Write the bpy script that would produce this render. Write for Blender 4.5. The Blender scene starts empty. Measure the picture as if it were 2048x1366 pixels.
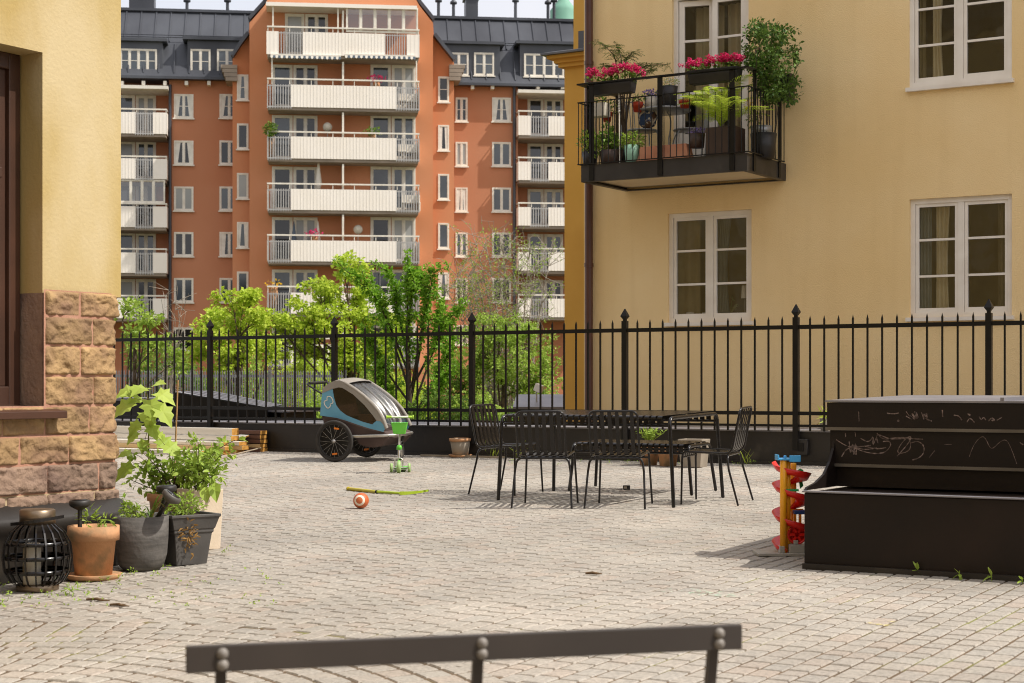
import bpy, bmesh, math, random
from mathutils import Vector, Matrix, Euler
random.seed(7)
SC = bpy.context.scene
COL = SC.collection
PI = math.pi
# ---------------------------------------------------------------- the place: X runs along the fence, Y away towards the houses, Z up
FPX, CXP, HYP = 3400., 1024., 770.
YAW = math.atan(FPX/5524)
SLOPE, GY0, ZC = .03, 12.47, 1.0
FW = (-math.sin(YAW), math.cos(YAW)); RT = (math.cos(YAW), math.sin(YAW))
def gz(y): return SLOPE*(y-GY0)
def ray(px, py):
    a = (px-CXP)/FPX
    return Vector((FW[0]+RT[0]*a, FW[1]+RT[1]*a, (HYP-py)/FPX))
CAMP = Vector((0, 0, ZC))
def at(px, py, d): return CAMP+ray(px, py)*d
def gp(px, py):
    r = ray(px, py); d = (ZC+SLOPE*GY0)/(SLOPE*r.y-r.z)
    return CAMP+r*d
def yp(px, py, Y):
    r = ray(px, py); return CAMP+r*(Y/r.y)
def xp(px, py, X):
    r = ray(px, py); return CAMP+r*(X/r.x)
def zp(px, py, Z):
    r = ray(px, py); return CAMP+r*((Z-ZC)/r.z)
# ---------------------------------------------------------------- colours and materials
def C(h):
    h = h.lstrip('#'); o = []
    for i in (0, 2, 4):
        v = int(h[i:i+2], 16)/255
        o.append(v/12.92 if v <= .04045 else ((v+.055)/1.055)**2.4)
    return (o[0], o[1], o[2], 1)
def nt(m):
    m.use_nodes = True; return m.node_tree.nodes, m.node_tree.links
def mat(name, c1, c2=None, scale=4, rough=.7, metal=0, bump=0, bscale=40, spec=.5, detail=6, stretch=None, island=0, c3=None, s3=1.2, m3=(.55, .7), coat=0, contrast=(.35, .65), streak=None):
    """principled material: two tones mixed by noise, an optional third in blotches, optional per-island tone and bump"""
    m = bpy.data.materials.new(name); n, l = nt(m); b = n['Principled BSDF']
    b.inputs['Roughness'].default_value = rough; b.inputs['Metallic'].default_value = metal
    b.inputs['Specular IOR Level'].default_value = spec; b.inputs['Coat Weight'].default_value = coat
    tc = n.new('ShaderNodeTexCoord'); src = tc.outputs['Object']
    if stretch:
        mp = n.new('ShaderNodeMapping'); mp.inputs['Scale'].default_value = stretch; l.new(src, mp.inputs[0]); src = mp.outputs[0]
    col = None
    if c2 is not None:
        no = n.new('ShaderNodeTexNoise'); no.inputs['Scale'].default_value = scale; no.inputs['Detail'].default_value = detail
        l.new(src, no.inputs[0])
        rp = n.new('ShaderNodeValToRGB'); rp.color_ramp.elements[0].position = contrast[0]; rp.color_ramp.elements[1].position = contrast[1]
        rp.color_ramp.elements[0].color = c1; rp.color_ramp.elements[1].color = c2
        l.new(no.outputs[0], rp.inputs[0]); col = rp.outputs[0]
        if c3 is not None:
            n3 = n.new('ShaderNodeTexNoise'); n3.inputs['Scale'].default_value = s3; n3.inputs['Detail'].default_value = 8; l.new(src, n3.inputs[0])
            r3 = n.new('ShaderNodeMapRange'); r3.inputs[1].default_value = m3[0]; r3.inputs[2].default_value = m3[1]; l.new(n3.outputs[0], r3.inputs[0])
            mx = n.new('ShaderNodeMix'); mx.data_type = 'RGBA'; l.new(r3.outputs[0], mx.inputs[0]); l.new(col, mx.inputs[6]); mx.inputs[7].default_value = c3; col = mx.outputs[2]
    if streak:
        ms = n.new('ShaderNodeMapping'); ms.inputs['Scale'].default_value = (5, 5, .28); l.new(tc.outputs['Object'], ms.inputs[0]); ns = n.new('ShaderNodeTexNoise'); ns.inputs['Scale'].default_value = 1; ns.inputs['Detail'].default_value = 7; l.new(ms.outputs[0], ns.inputs[0])
        rs_ = n.new('ShaderNodeMapRange'); rs_.inputs[1].default_value = .5; rs_.inputs[2].default_value = .75; rs_.inputs[4].default_value = streak[1]; l.new(ns.outputs[0], rs_.inputs[0])
        mz = n.new('ShaderNodeMix'); mz.data_type = 'RGBA'; l.new(rs_.outputs[0], mz.inputs[0]); l.new(col, mz.inputs[6]); mz.inputs[7].default_value = streak[0]; col = mz.outputs[2]
    if island:
        g = n.new('ShaderNodeNewGeometry'); mr = n.new('ShaderNodeMapRange'); mr.inputs[3].default_value = 1-island; mr.inputs[4].default_value = 1+island
        l.new(g.outputs['Random Per Island'], mr.inputs[0])
        mu = n.new('ShaderNodeMix'); mu.data_type = 'RGBA'; mu.blend_type = 'MULTIPLY'; mu.inputs[0].default_value = 1
        if col is None: mu.inputs[6].default_value = c1
        else: l.new(col, mu.inputs[6])
        l.new(mr.outputs[0], mu.inputs[7]); col = mu.outputs[2]
    if col is None: b.inputs['Base Color'].default_value = c1
    else: l.new(col, b.inputs['Base Color'])
    if bump:
        nb = n.new('ShaderNodeTexNoise'); nb.inputs['Scale'].default_value = bscale; nb.inputs['Detail'].default_value = 5; l.new(tc.outputs['Object'], nb.inputs[0])
        bp = n.new('ShaderNodeBump'); bp.inputs['Strength'].default_value = 1; bp.inputs['Distance'].default_value = bump
        l.new(nb.outputs[0], bp.inputs['Height']); l.new(bp.outputs[0], b.inputs['Normal'])
    return m
def leafmat(name, c1, c2, trans=.35, rough=.5):
    """leaf: diffuse + translucent, each leaf its own tone"""
    m = bpy.data.materials.new(name); n, l = nt(m); b = n['Principled BSDF']; out = n['Material Output']
    g = n.new('ShaderNodeNewGeometry'); rp = n.new('ShaderNodeValToRGB'); rp.color_ramp.elements[0].color = c1; rp.color_ramp.elements[1].color = c2
    l.new(g.outputs['Random Per Island'], rp.inputs[0]); l.new(rp.outputs[0], b.inputs['Base Color'])
    b.inputs['Roughness'].default_value = rough; b.inputs['Specular IOR Level'].default_value = .3
    t = n.new('ShaderNodeBsdfTranslucent'); l.new(rp.outputs[0], t.inputs[0])
    mx = n.new('ShaderNodeMixShader'); mx.inputs[0].default_value = trans
    l.new(b.outputs[0], mx.inputs[1]); l.new(t.outputs[0], mx.inputs[2]); l.new(mx.outputs[0], out.inputs[0])
    return m
def glassmat(name, tint, refl=.35, rough=.02, wavy=0):
    """window pane: clear tinted sheet that mirrors what is in front of it"""
    m = bpy.data.materials.new(name); n, l = nt(m); out = n['Material Output']; n.remove(n['Principled BSDF'])
    t = n.new('ShaderNodeBsdfTransparent'); t.inputs[0].default_value = tint
    g = n.new('ShaderNodeBsdfGlossy'); g.inputs['Roughness'].default_value = rough; g.inputs[0].default_value = (.9, .9, .9, 1)
    if wavy:
        tc = n.new('ShaderNodeTexCoord'); no = n.new('ShaderNodeTexNoise'); no.inputs['Scale'].default_value = 2.3; no.inputs['Detail'].default_value = 2; l.new(tc.outputs['Object'], no.inputs[0]); bp_ = n.new('ShaderNodeBump'); bp_.inputs['Distance'].default_value = wavy; l.new(no.outputs[0], bp_.inputs['Height']); l.new(bp_.outputs[0], g.inputs['Normal'])
    lw = n.new('ShaderNodeLayerWeight'); lw.inputs[0].default_value = .5
    mr = n.new('ShaderNodeMapRange'); mr.inputs[3].default_value = refl*.35; mr.inputs[4].default_value = min(1, refl*2.2); l.new(lw.outputs['Fresnel'], mr.inputs[0])
    mx = n.new('ShaderNodeMixShader'); l.new(mr.outputs[0], mx.inputs[0]); l.new(t.outputs[0], mx.inputs[1]); l.new(g.outputs[0], mx.inputs[2]); l.new(mx.outputs[0], out.inputs[0])
    return m
# ---------------------------------------------------------------- mesh builder: collects shapes, links them as ONE object
class MB:
    def __init__(s): s.v = []; s.f = []; s.mi = []; s.cur = 0; s.sm = []
    def add(s, vs, fs, smooth=False):
        o = len(s.v); s.v += [tuple(p) for p in vs]
        for f in fs: s.f.append([i+o for i in f]); s.mi.append(s.cur); s.sm.append(smooth)
        return s
    def box(s, lo, hi, M=None):
        x0, y0, z0 = lo; x1, y1, z1 = hi
        vs = [Vector(p) for p in ((x0,y0,z0),(x1,y0,z0),(x1,y1,z0),(x0,y1,z0),(x0,y0,z1),(x1,y0,z1),(x1,y1,z1),(x0,y1,z1))]
        if M is not None: vs = [M @ p for p in vs]
        return s.add(vs, [(0,3,2,1),(4,5,6,7),(0,1,5,4),(1,2,6,5),(2,3,7,6),(3,0,4,7)])
    def beam(s, p, q, w, h=None, up=(0,0,1)):
        """rectangular bar from p to q, w sideways, h along up"""
        p = Vector(p); q = Vector(q); h = w if h is None else h
        d = (q-p).normalized(); u = Vector(up); side = d.cross(u)
        if side.length < 1e-4: side = d.cross(Vector((0,1,0)))
        side.normalize(); u = side.cross(d).normalized()
        a = side*w/2; b = u*h/2
        vs = [p-a-b, p+a-b, p+a+b, p-a+b, q-a-b, q+a-b, q+a+b, q-a+b]
        return s.add(vs, [(0,3,2,1),(4,5,6,7),(0,1,5,4),(1,2,6,5),(2,3,7,6),(3,0,4,7)])
    def tube(s, pts, r, n=8, closed=False, cap=True, smooth=True):
        pts = [Vector(p) for p in pts]; N = len(pts); rs = r if isinstance(r, (list, tuple)) else [r]*N
        vs = []; prev = None
        for i, p in enumerate(pts):
            if closed: t = pts[(i+1) % N]-pts[i-1]
            else: t = pts[min(i+1, N-1)]-pts[max(i-1, 0)]
            if t.length < 1e-9: t = Vector((0,0,1))
            t.normalize()
            if prev is None:
                a = Vector((0,0,1)) if abs(t.z) < .9 else Vector((1,0,0)); u = t.cross(a).normalized()
            else:
                u = prev-t*prev.dot(t)
                u = u.normalized() if u.length > 1e-6 else t.orthogonal().normalized()
            prev = u; w = t.cross(u)
            for k in range(n):
                a = 2*PI*k/n; vs.append(p+(u*math.cos(a)+w*math.sin(a))*rs[i])
        fs = []
        for i in range(N if closed else N-1):
            j = (i+1) % N
            for k in range(n): fs.append((i*n+k, i*n+(k+1) % n, j*n+(k+1) % n, j*n+k))
        s.add(vs, fs, smooth)
        if cap and not closed:
            s.add(vs[:n], [tuple(range(n))[::-1]]); s.add(vs[-n:], [tuple(range(n))])
        return s
    def lathe(s, prof, c=(0,0,0), n=24, axis=None, smooth=True, sq=None):
        """profile of (radius, height) turned about z at c (or a Matrix axis)"""
        vs = []; m = len(prof)
        for r, z in prof:
            for k in range(n):
                a = 2*PI*k/n; vs.append(Vector((r*math.cos(a), r*math.sin(a), z)))
        if axis is not None: vs = [axis @ v for v in vs]
        else: vs = [v+Vector(c) for v in vs]
        fs = [(i*n+k, i*n+(k+1) % n, (i+1)*n+(k+1) % n, (i+1)*n+k) for i in range(m-1) for k in range(n)]
        s.add(vs, fs, smooth)
        if prof[0][0] > 1e-6: s.add(vs[:n], [tuple(range(n))[::-1]])
        if prof[-1][0] > 1e-6: s.add(vs[-n:], [tuple(range(n))])
        return s
    def prism(s, poly, a0, a1, fn):
        """2D polygon extruded between a0 and a1; fn(u, v, a) places a point"""
        n = len(poly); vs = [fn(u, v, a0) for u, v in poly]+[fn(u, v, a1) for u, v in poly]
        s.add(vs, [tuple(range(n))[::-1], tuple(range(n, 2*n))]+[(i, (i+1) % n, n+(i+1) % n, n+i) for i in range(n)])
        return s
    def ball(s, c, r, n=10, m=7, sc=(1,1,1), jit=0, rnd=random):
        c = Vector(c); vs = []; fs = []
        for i in range(m+1):
            th = PI*i/m
            for k in range(n):
                a = 2*PI*k/n; q = r*(1+rnd.uniform(-jit, jit))
                vs.append(c+Vector((q*sc[0]*math.sin(th)*math.cos(a), q*sc[1]*math.sin(th)*math.sin(a), q*sc[2]*math.cos(th))))
        for i in range(m):
            for k in range(n): fs.append((i*n+k, (i+1)*n+k, (i+1)*n+(k+1) % n, i*n+(k+1) % n))
        return s.add(vs, fs, True)
    def leaf(s, p, d, n, L, W, fold=.25, droop=.15, kind=0):
        """one leaf from p along d with face normal n"""
        p = Vector(p); d = Vector(d).normalized(); n = Vector(n); n = n-d*n.dot(d)
        n = n.normalized() if n.length > 1e-5 else d.orthogonal().normalized()
        sd = d.cross(n)
        def q(a, b, c): return p+d*(a*L)+sd*(b*W)+n*(c*L)
        if kind == 0: s.add([p, q(.45, .5, fold*.3), q(1, 0, -droop), q(.45, -.5, fold*.3)], [(0,1,2,3)])
        elif kind == 1: s.add([p, q(.3,.42,.05), q(.65,.38,0), q(1,0,-droop), q(.65,-.38,0), q(.3,-.42,.05), q(.5,0,-.04)], [(0,1,6),(1,2,6),(2,3,6),(3,4,6),(4,5,6),(5,0,6)])
        else:   # palmate
            pts = [(0,0),(-.03,.22),(-.1,.5),(.14,.42),(.3,.74),(.44,.46),(.62,.5),(.74,.24),(1.05,0)]
            vs = [q(a, b, .1*abs(b)-droop*a*a) for a, b in pts]+[q(a, -b, .1*abs(b)-droop*a*a) for a, b in pts[1:-1]]+[q(.3,0,.03)]
            m = len(vs)-1; ring = list(range(0, 9))+list(range(m-1, 8, -1))
            s.add(vs, [(ring[i], ring[(i+1) % len(ring)], m) for i in range(len(ring))])
        return s
    def build(s, name, mats, parent=None, loc=None, bevel=0, M=None):
        me = bpy.data.meshes.new(name)
        vs = s.v if M is None else [tuple(M @ Vector(p)) for p in s.v]
        me.from_pydata(vs, [], s.f)
        ms = mats if isinstance(mats, (list, tuple)) else [mats]
        for m in ms: me.materials.append(m)
        me.polygons.foreach_set('use_smooth', s.sm)
        if len(ms) > 1: me.polygons.foreach_set('material_index', s.mi)
        me.update()
        o = bpy.data.objects.new(name, me); COL.objects.link(o)
        if parent is not None: o.parent = parent
        if loc is not None: o.location = loc
        if bevel:
            b = o.modifiers.new('bevel', 'BEVEL'); b.width = bevel; b.segments = 2; b.limit_method = 'ANGLE'; b.angle_limit = math.radians(50)
        return o
def tag(o, label=None, cat=None, group=None, kind=None):
    if label: o['label'] = label
    if cat: o['category'] = cat
    if group: o['group'] = group
    if kind: o['kind'] = kind
    return o
def empty(name, loc=(0,0,0), rz=0, label=None, cat=None, group=None, tilt=False):
    o = bpy.data.objects.new(name, None); COL.objects.link(o); o.empty_display_size = .1
    o.location = loc; o.rotation_euler = (Matrix.Rotation(math.atan(SLOPE), 3, 'X') @ Matrix.Rotation(rz, 3, 'Z')).to_euler() if tilt else (0, 0, rz)
    return tag(o, label, cat, group)
def copy_tree(o, parent=None):
    c = o.copy(); COL.objects.link(c)
    if parent is not None: c.parent = parent
    for ch in list(o.children): copy_tree(ch, c)
    return c
def bez(p0, p1, p2, n=8):
    p0, p1, p2 = Vector(p0), Vector(p1), Vector(p2)
    return [p0*(1-t)**2+p1*2*t*(1-t)+p2*t*t for t in [i/n for i in range(n+1)]]
def rdir(rnd=random, up=0):
    while True:
        v = Vector((rnd.uniform(-1,1), rnd.uniform(-1,1), rnd.uniform(-1,1)))
        if .05 < v.length < 1: break
    v.normalize(); v.z += up
    return v.normalized()
def roundpath(pts, r, n=5):
    """polyline with rounded corners"""
    pts = [Vector(p) for p in pts]; out = [pts[0]]
    for i in range(1, len(pts)-1):
        a = (pts[i-1]-pts[i]); b = (pts[i+1]-pts[i]); q = min(r, a.length*.5, b.length*.5)
        out += bez(pts[i]+a.normalized()*q, pts[i], pts[i]+b.normalized()*q, n)
    return out+[pts[-1]]
# shared materials
M = {}
M['black_metal'] = mat('black_metal', C('#0c0b0a'), C('#131110'), 8, .4, 0, .0004, 90, spec=.3)
M['powder_black'] = mat('powder_black', C('#141211'), C('#1a1716'), 10, .22, 0, spec=.5)
M['white_paint'] = mat('white_paint', C('#e9e3d6'), C('#d9d2c4'), 3, .5)
M['white_frame'] = mat('white_frame', C('#efe8dc'), C('#e2d9cb'), 3, .45)
M['soil'] = mat('soil', C('#2a1c12'), C('#4a3524'), 40, .95, 0, .01, 60)
M['terracotta'] = mat('terracotta', C('#bb875c'), C('#c8986e'), 5, .85, 0, .002, 60, c3=C('#8a7658'), s3=8, m3=(.47,.68))
M['pane_dark'] = glassmat('pane_dark', (.8,.8,.77,1), .19, .02, .008)
M['trunk'] = mat('trunk', C('#4a3d30'), C('#6e5e4c'), 12, .9, 0, .01, 20)
M['steel'] = mat('steel', C('#b8b4ac'), C('#cac6be'), 20, .35, .9)
# ---------------------------------------------------------------- camera, sky, sun
cd = bpy.data.cameras.new('camera'); cam = bpy.data.objects.new('camera', cd); COL.objects.link(cam); SC.camera = cam
cam.location = CAMP; cam.rotation_euler = (PI/2, 0, YAW)
cd.sensor_width = 36; cd.lens = 36*FPX/2048; cd.shift_y = 87/2048; cd.clip_start = .1; cd.clip_end = 2000
cd.dof.use_dof = True; cd.dof.focus_distance = 14.5; cd.dof.aperture_fstop = 5.6; cd.dof.aperture_blades = 9
SUN_EL = math.radians(51); SUN_AZ = Vector((RT[0], RT[1], 0))*.965-Vector((FW[0], FW[1], 0))*.27; SUN_AZ.normalize()
sund = SUN_AZ*math.cos(SUN_EL)+Vector((0,0,math.sin(SUN_EL)))
ld = bpy.data.lights.new('sun', 'SUN'); ld.energy = 3.5; ld.angle = math.radians(.6); ld.color = (1, .945, .87)
lo = bpy.data.objects.new('sun', ld); COL.objects.link(lo); lo.rotation_euler = sund.to_track_quat('Z', 'Y').to_euler()
w = bpy.data.worlds.new('World'); SC.world = w; w.use_nodes = True
wn, wl = w.node_tree.nodes, w.node_tree.links
bg = wn['Background']; sky = wn.new('ShaderNodeTexSky'); sky.sky_type = 'NISHITA'; sky.sun_disc = False
sky.sun_elevation = SUN_EL; sky.sun_rotation = math.atan2(SUN_AZ.x, SUN_AZ.y); sky.air_density = 1; sky.dust_density = 3; sky.ozone_density = 1
# thin bright cloud over the blue
tcw = wn.new('ShaderNodeTexCoord'); cn = wn.new('ShaderNodeTexNoise'); cn.inputs['Scale'].default_value = 2.2; cn.inputs['Detail'].default_value = 6
wl.new(tcw.outputs['Generated'], cn.inputs[0])
cr = wn.new('ShaderNodeMapRange'); cr.inputs[1].default_value = .3; cr.inputs[2].default_value = .6; cr.inputs[3].default_value = .45; cr.inputs[4].default_value = .95; wl.new(cn.outputs[0], cr.inputs[0])
mxw = wn.new('ShaderNodeMix'); mxw.data_type = 'RGBA'; wl.new(cr.outputs[0], mxw.inputs[0]); wl.new(sky.outputs[0], mxw.inputs[6]); mxw.inputs[7].default_value = (5.3, 5.15, 5.3, 1)
wl.new(mxw.outputs[2], bg.inputs[0]); bg.inputs[1].default_value = .15
SC.view_settings.view_transform = 'Standard'; SC.view_settings.look = 'None'; SC.view_settings.gamma = 1; SC.view_settings.exposure = .36
SC.render.engine = 'CYCLES'
SC.cycles.pixel_filter_type = 'BLACKMAN_HARRIS'; SC.cycles.filter_width = 1.05; SC.cycles.max_bounces = 8; SC.cycles.transparent_max_bounces = 16; SC.cycles.use_denoising = True
# ---------------------------------------------------------------- ground beyond, courtyard bed and setts
WALLY, FENY, SLABY, FACY = 17.15, 17.1, 19.6, 19.6
M['earth'] = mat('earth', C('#4d4a2e'), C('#6b6a3c'), .5, .95, 0, .02, 6)
g = MB(); g.add([(-900,-300,-1.3),(900,-300,-1.3),(900,1200,-1.3),(-900,1200,-1.3)], [(0,1,2,3)])
tag(g.build('garden_ground', M['earth']), kind='structure')
M['joint'] = mat('joint', C('#6b5843'), C('#524330'), 5, .95, 0, .006, 80, c3=C('#7b7a45'), s3=1.6, m3=(.56,.66))
g = MB(); yb = WALLY+.1
def gq(x0, x1, y0, y1, dz): return [(x0,y0,gz(y0)+dz),(x1,y0,gz(y0)+dz),(x1,y1,gz(y1)+dz),(x0,y1,gz(y1)+dz)]
top = gq(-30, 12, -6, yb, -.0055); bot = gq(-30, 12, -6, yb, -.9)
g.add(bot+top, [(0,3,2,1),(4,5,6,7),(0,1,5,4),(1,2,6,5),(2,3,7,6),(3,0,4,7)])
tag(g.build('courtyard_bed', M['joint']), kind='structure')
def settmat():
    m = mat('sett', C('#989083'), C('#aea598'), 1.3, .8, 0, .0012, 130, island=.09, c3=C('#8f857a'), s3=.6, m3=(.45,.65))
    n, l = nt(m); b = n['Principled BSDF']; src = b.inputs['Base Color'].links[0].from_socket
    g = n.new('ShaderNodeNewGeometry'); rp = n.new('ShaderNodeValToRGB'); e = rp.color_ramp.elements
    e[0].color = C('#c6c0b4'); e[1].color = C('#c4b3a3'); e.new(.45).color = C('#c4bbae'); e.new(.75).color = C('#b9b5ac')
    l.new(g.outputs['Random Per Island'], rp.inputs[0])
    mx = n.new('ShaderNodeMix'); mx.data_type = 'RGBA'; mx.inputs[0].default_value = .5; l.new(src, mx.inputs[6]); l.new(rp.outputs[0], mx.inputs[7])
    sp = n.new('ShaderNodeTexNoise'); sp.inputs['Scale'].default_value = 55; sp.inputs['Detail'].default_value = 4
    tc = n.new('ShaderNodeTexCoord'); l.new(tc.outputs['Object'], sp.inputs[0])
    mr = n.new('ShaderNodeMapRange'); mr.inputs[1].default_value = .3; mr.inputs[2].default_value = .6; mr.inputs[3].default_value = .70; mr.inputs[4].default_value = 1.02; l.new(sp.outputs[0], mr.inputs[0])
    mu = n.new('ShaderNodeMix'); mu.data_type = 'RGBA'; mu.blend_type = 'MULTIPLY'; mu.inputs[0].default_value = 1; l.new(mx.outputs[2], mu.inputs[6]); l.new(mr.outputs[0], mu.inputs[7])
    wn2 = n.new('ShaderNodeTexNoise'); wn2.inputs['Scale'].default_value = .45; wn2.inputs['Detail'].default_value = 9; wn2.inputs['Roughness'].default_value = .65; l.new(tc.outputs['Object'], wn2.inputs[0])
    mw = n.new('ShaderNodeMapRange'); mw.inputs[1].default_value = .32; mw.inputs[2].default_value = .62; mw.inputs[3].default_value = .64; mw.inputs[4].default_value = .96; l.new(wn2.outputs[0], mw.inputs[0])
    m2 = n.new('ShaderNodeMix'); m2.data_type = 'RGBA'; m2.blend_type = 'MULTIPLY'; m2.inputs[0].default_value = 1; l.new(mu.outputs[2], m2.inputs[6]); l.new(mw.outputs[0], m2.inputs[7])
    l.new(m2.outputs[2], b.inputs['Base Color'])
    return m
M['sett'] = settmat()
rs = random.Random(3); sv = []; sf = []
def sett(cx, cy, lx, ly, ang, gap=.0075):
    """one concrete sett: a low frustum with its own tilt and height"""
    ca, sa = math.cos(ang), math.sin(ang); o = len(sv)
    hz = max(-.0012, min(.002, rs.gauss(0, .001))); tx = rs.uniform(-.012, .012); ty = rs.uniform(-.012, .012)
    for k, (ins, z) in enumerate(((0, -.014), (0, -.0065), (.0048, 0))):
        for sx, sy in ((-1,-1),(1,-1),(1,1),(-1,1)):
            u = sx*(lx/2-gap/2-ins); v = sy*(ly/2-gap/2-ins)
            x = cx+u*ca-v*sa; y = cy+u*sa+v*ca
            sv.append((x, y, gz(y)+z+hz+(u*tx+v*ty if k else 0)))
    sf.append((o+8,o+9,o+10,o+11))
    for k in (0, 4):
        for i in range(4): sf.append((o+k+i, o+k+(i+1)%4, o+k+4+(i+1)%4, o+k+4+i))
def inview(x, y, m=1.6):
    d = x*FW[0]+y*FW[1]; l = x*RT[0]+y*RT[1]
    return d > 2.5 and abs(l) < d*.302+m
RC = (-5.2, 3.83); RR = 2.5
W_, L_ = .107, .15
for i in range(int(21/W_)):
    x = -20+i*W_; off = rs.random()*L_; y = 1.5+off
    while y < WALLY-.02:
        L = L_*rs.choice((.72,.9,1,1,1.1,1.3)); yy = y+L/2; y += L
        if not inview(x, yy) or (x < -8.0 and yy < 7.9) or (x-RC[0])**2+(yy-RC[1])**2 < (RR+.03)**2: continue
        sett(x+rs.gauss(0,.0012), yy, W_, L, rs.gauss(0,.004), .0125)
k = 0; r = RR-.005
while r > .2:
    n = max(6, int(2*PI*r/.128)); off = rs.random()
    for i in range(n):
        a = 2*PI*(i+off)/n; x = RC[0]+math.cos(a)*r; y = RC[1]+math.sin(a)*r
        if inview(x, y): sett(x, y, 2*PI*r/n*rs.uniform(.93,.98), .135, a+PI/2, .0125)
    r -= .138
me = bpy.data.meshes.new('paving'); me.from_pydata(sv, [], sf); me.materials.append(M['sett'])
pv = bpy.data.objects.new('paving', me); COL.objects.link(pv); tag(pv, kind='structure'); print('setts', len(sv)//12)
# ---------------------------------------------------------------- parapet wall with a metal top
M['wall_metal'] = mat('wall_metal', C('#231f1b'), C('#2c2722'), 2.5, .5, .1, .0015, 30, c3=C('#4a4238'), s3=3, m3=(.6,.8))
M['cap_metal'] = mat('cap_metal', C('#77757a'), C('#8d8b8e'), 2, .45, .3, .001, 30)
pw = empty('parapet_wall', (-8, WALLY, .14), 0, 'low black metal clad parapet wall under the railing fence', 'wall')
g = MB(); g.box((-14, 0, -.5), (16, 2.3, .355)); g.build('wall', M['wall_metal'], pw)
g = MB(); g.box((-14, -.012, .357), (16, 2.33, .372))
for x in range(-13, 16, 2): g.box((x, .02, .372), (x+.02, 2.3, .381))
g.build('cap', M['cap_metal'], pw)
g = MB(); g.box((-14, -.03, -.06), (16, -.002, .035)); g.build('base_flashing', M['wall_metal'], pw)
# ---------------------------------------------------------------- railing fence
PX = [-19.36+2.068*i for i in range(9)]
zt, zb0 = yp(665, 671.5, FENY).z, yp(665, 818, FENY).z
ptop = yp(665, 652, FENY).z; zpt = yp(731, 651, FENY).z; zlow = yp(640, 840, FENY).z
fence = empty('railing_fence', (0, FENY, 0), 0, 'black iron railing fence with pointed pickets on the parapet', 'fence')
def spear(g, x, z, w, h):
    g.add([(x-w/2,-w/2,z),(x+w/2,-w/2,z),(x+w/2,w/2,z),(x-w/2,w/2,z),(x,0,z+h)], [(0,1,4),(1,2,4),(2,3,4),(3,0,4),(3,2,1,0)])
pp = None
def fpost():
    g = MB(); g.box((-.03,-.03,.3), (.03,.03,ptop-.02)); g.box((-.018,-.018,ptop-.02), (.018,.018,ptop))
    for a, b, z0, z1 in ((.018,.04,ptop,ptop+.035),(.04,.004,ptop+.035,ptop+.12)):
        vs = [(sx*a,sy*a,z0) for sx, sy in ((-1,-1),(1,-1),(1,1),(-1,1))]+[(sx*b,sy*b,z1) for sx, sy in ((-1,-1),(1,-1),(1,1),(-1,1))]
        g.add(vs, [(3,2,1,0),(4,5,6,7)]+[(i,(i+1)%4,4+(i+1)%4,4+i) for i in range(4)])
    return g
g = MB(); g.box((-.009,-.009,zlow-.05), (.009,.009,zpt-.045)); spear(g, 0, zpt-.045, .018, .045)
pick0 = None
post0 = None
for i, x in enumerate(PX):
    if post0 is None: post0 = fpost().build('post', M['black_metal'], fence); p = post0
    else: p = post0.copy(); COL.objects.link(p)
    p.location = (x, 0, 0)
    if i == len(PX)-1: break
    L = 2.068
    b = MB()
    b.box((.031,-.02,zt-.024), (L-.031,.02,zt+.02)); b.box((.031,-.018,zb0-.02), (L-.031,.018,zb0+.02)); b.box((.031,-.014,zlow-.004), (L-.031,.014,zlow+.022))
    pn = b.build('fence_panel', M['black_metal'], fence, (x, 0, 0))
    for k in range(12):
        if pick0 is None: pick0 = g.build('picket', M['black_metal'], pn); q = pick0
        else: q = pick0.copy(); COL.objects.link(q); q.parent = pn
        q.location = (L*(k+1)/13, 0, 0)
# ---------------------------------------------------------------- facades: local x along the wall, outward is -y
def facade(g, x0, x1, z0, z1, y, rects, depth=.12, top=True, bottom=True):
    xs = sorted({x0, x1, *[r[0] for r in rects], *[r[1] for r in rects]}); zs = sorted({z0, z1, *[r[2] for r in rects], *[r[3] for r in rects]})
    xs = [a for a in xs if x0 <= a <= x1]; zs = [a for a in zs if z0 <= a <= z1]
    for i in range(len(xs)-1):
        for j in range(len(zs)-1):
            cx, cz = (xs[i]+xs[i+1])/2, (zs[j]+zs[j+1])/2
            if any(r[0] < cx < r[1] and r[2] < cz < r[3] for r in rects): continue
            g.add([(xs[i],y,zs[j]),(xs[i+1],y,zs[j]),(xs[i+1],y,zs[j+1]),(xs[i],y,zs[j+1])], [(0,1,2,3)])
    for a, b, c, d in rects:
        e = y+depth
        g.add([(a,y,c),(a,e,c),(a,e,d),(a,y,d)], [(0,1,2,3)]); g.add([(b,y,c),(b,e,c),(b,e,d),(b,y,d)], [(3,2,1,0)])
        if top: g.add([(a,y,d),(b,y,d),(b,e,d),(a,e,d)], [(3,2,1,0)])
        if bottom: g.add([(a,y,c),(b,y,c),(b,e,c),(a,e,c)], [(0,1,2,3)])
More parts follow.
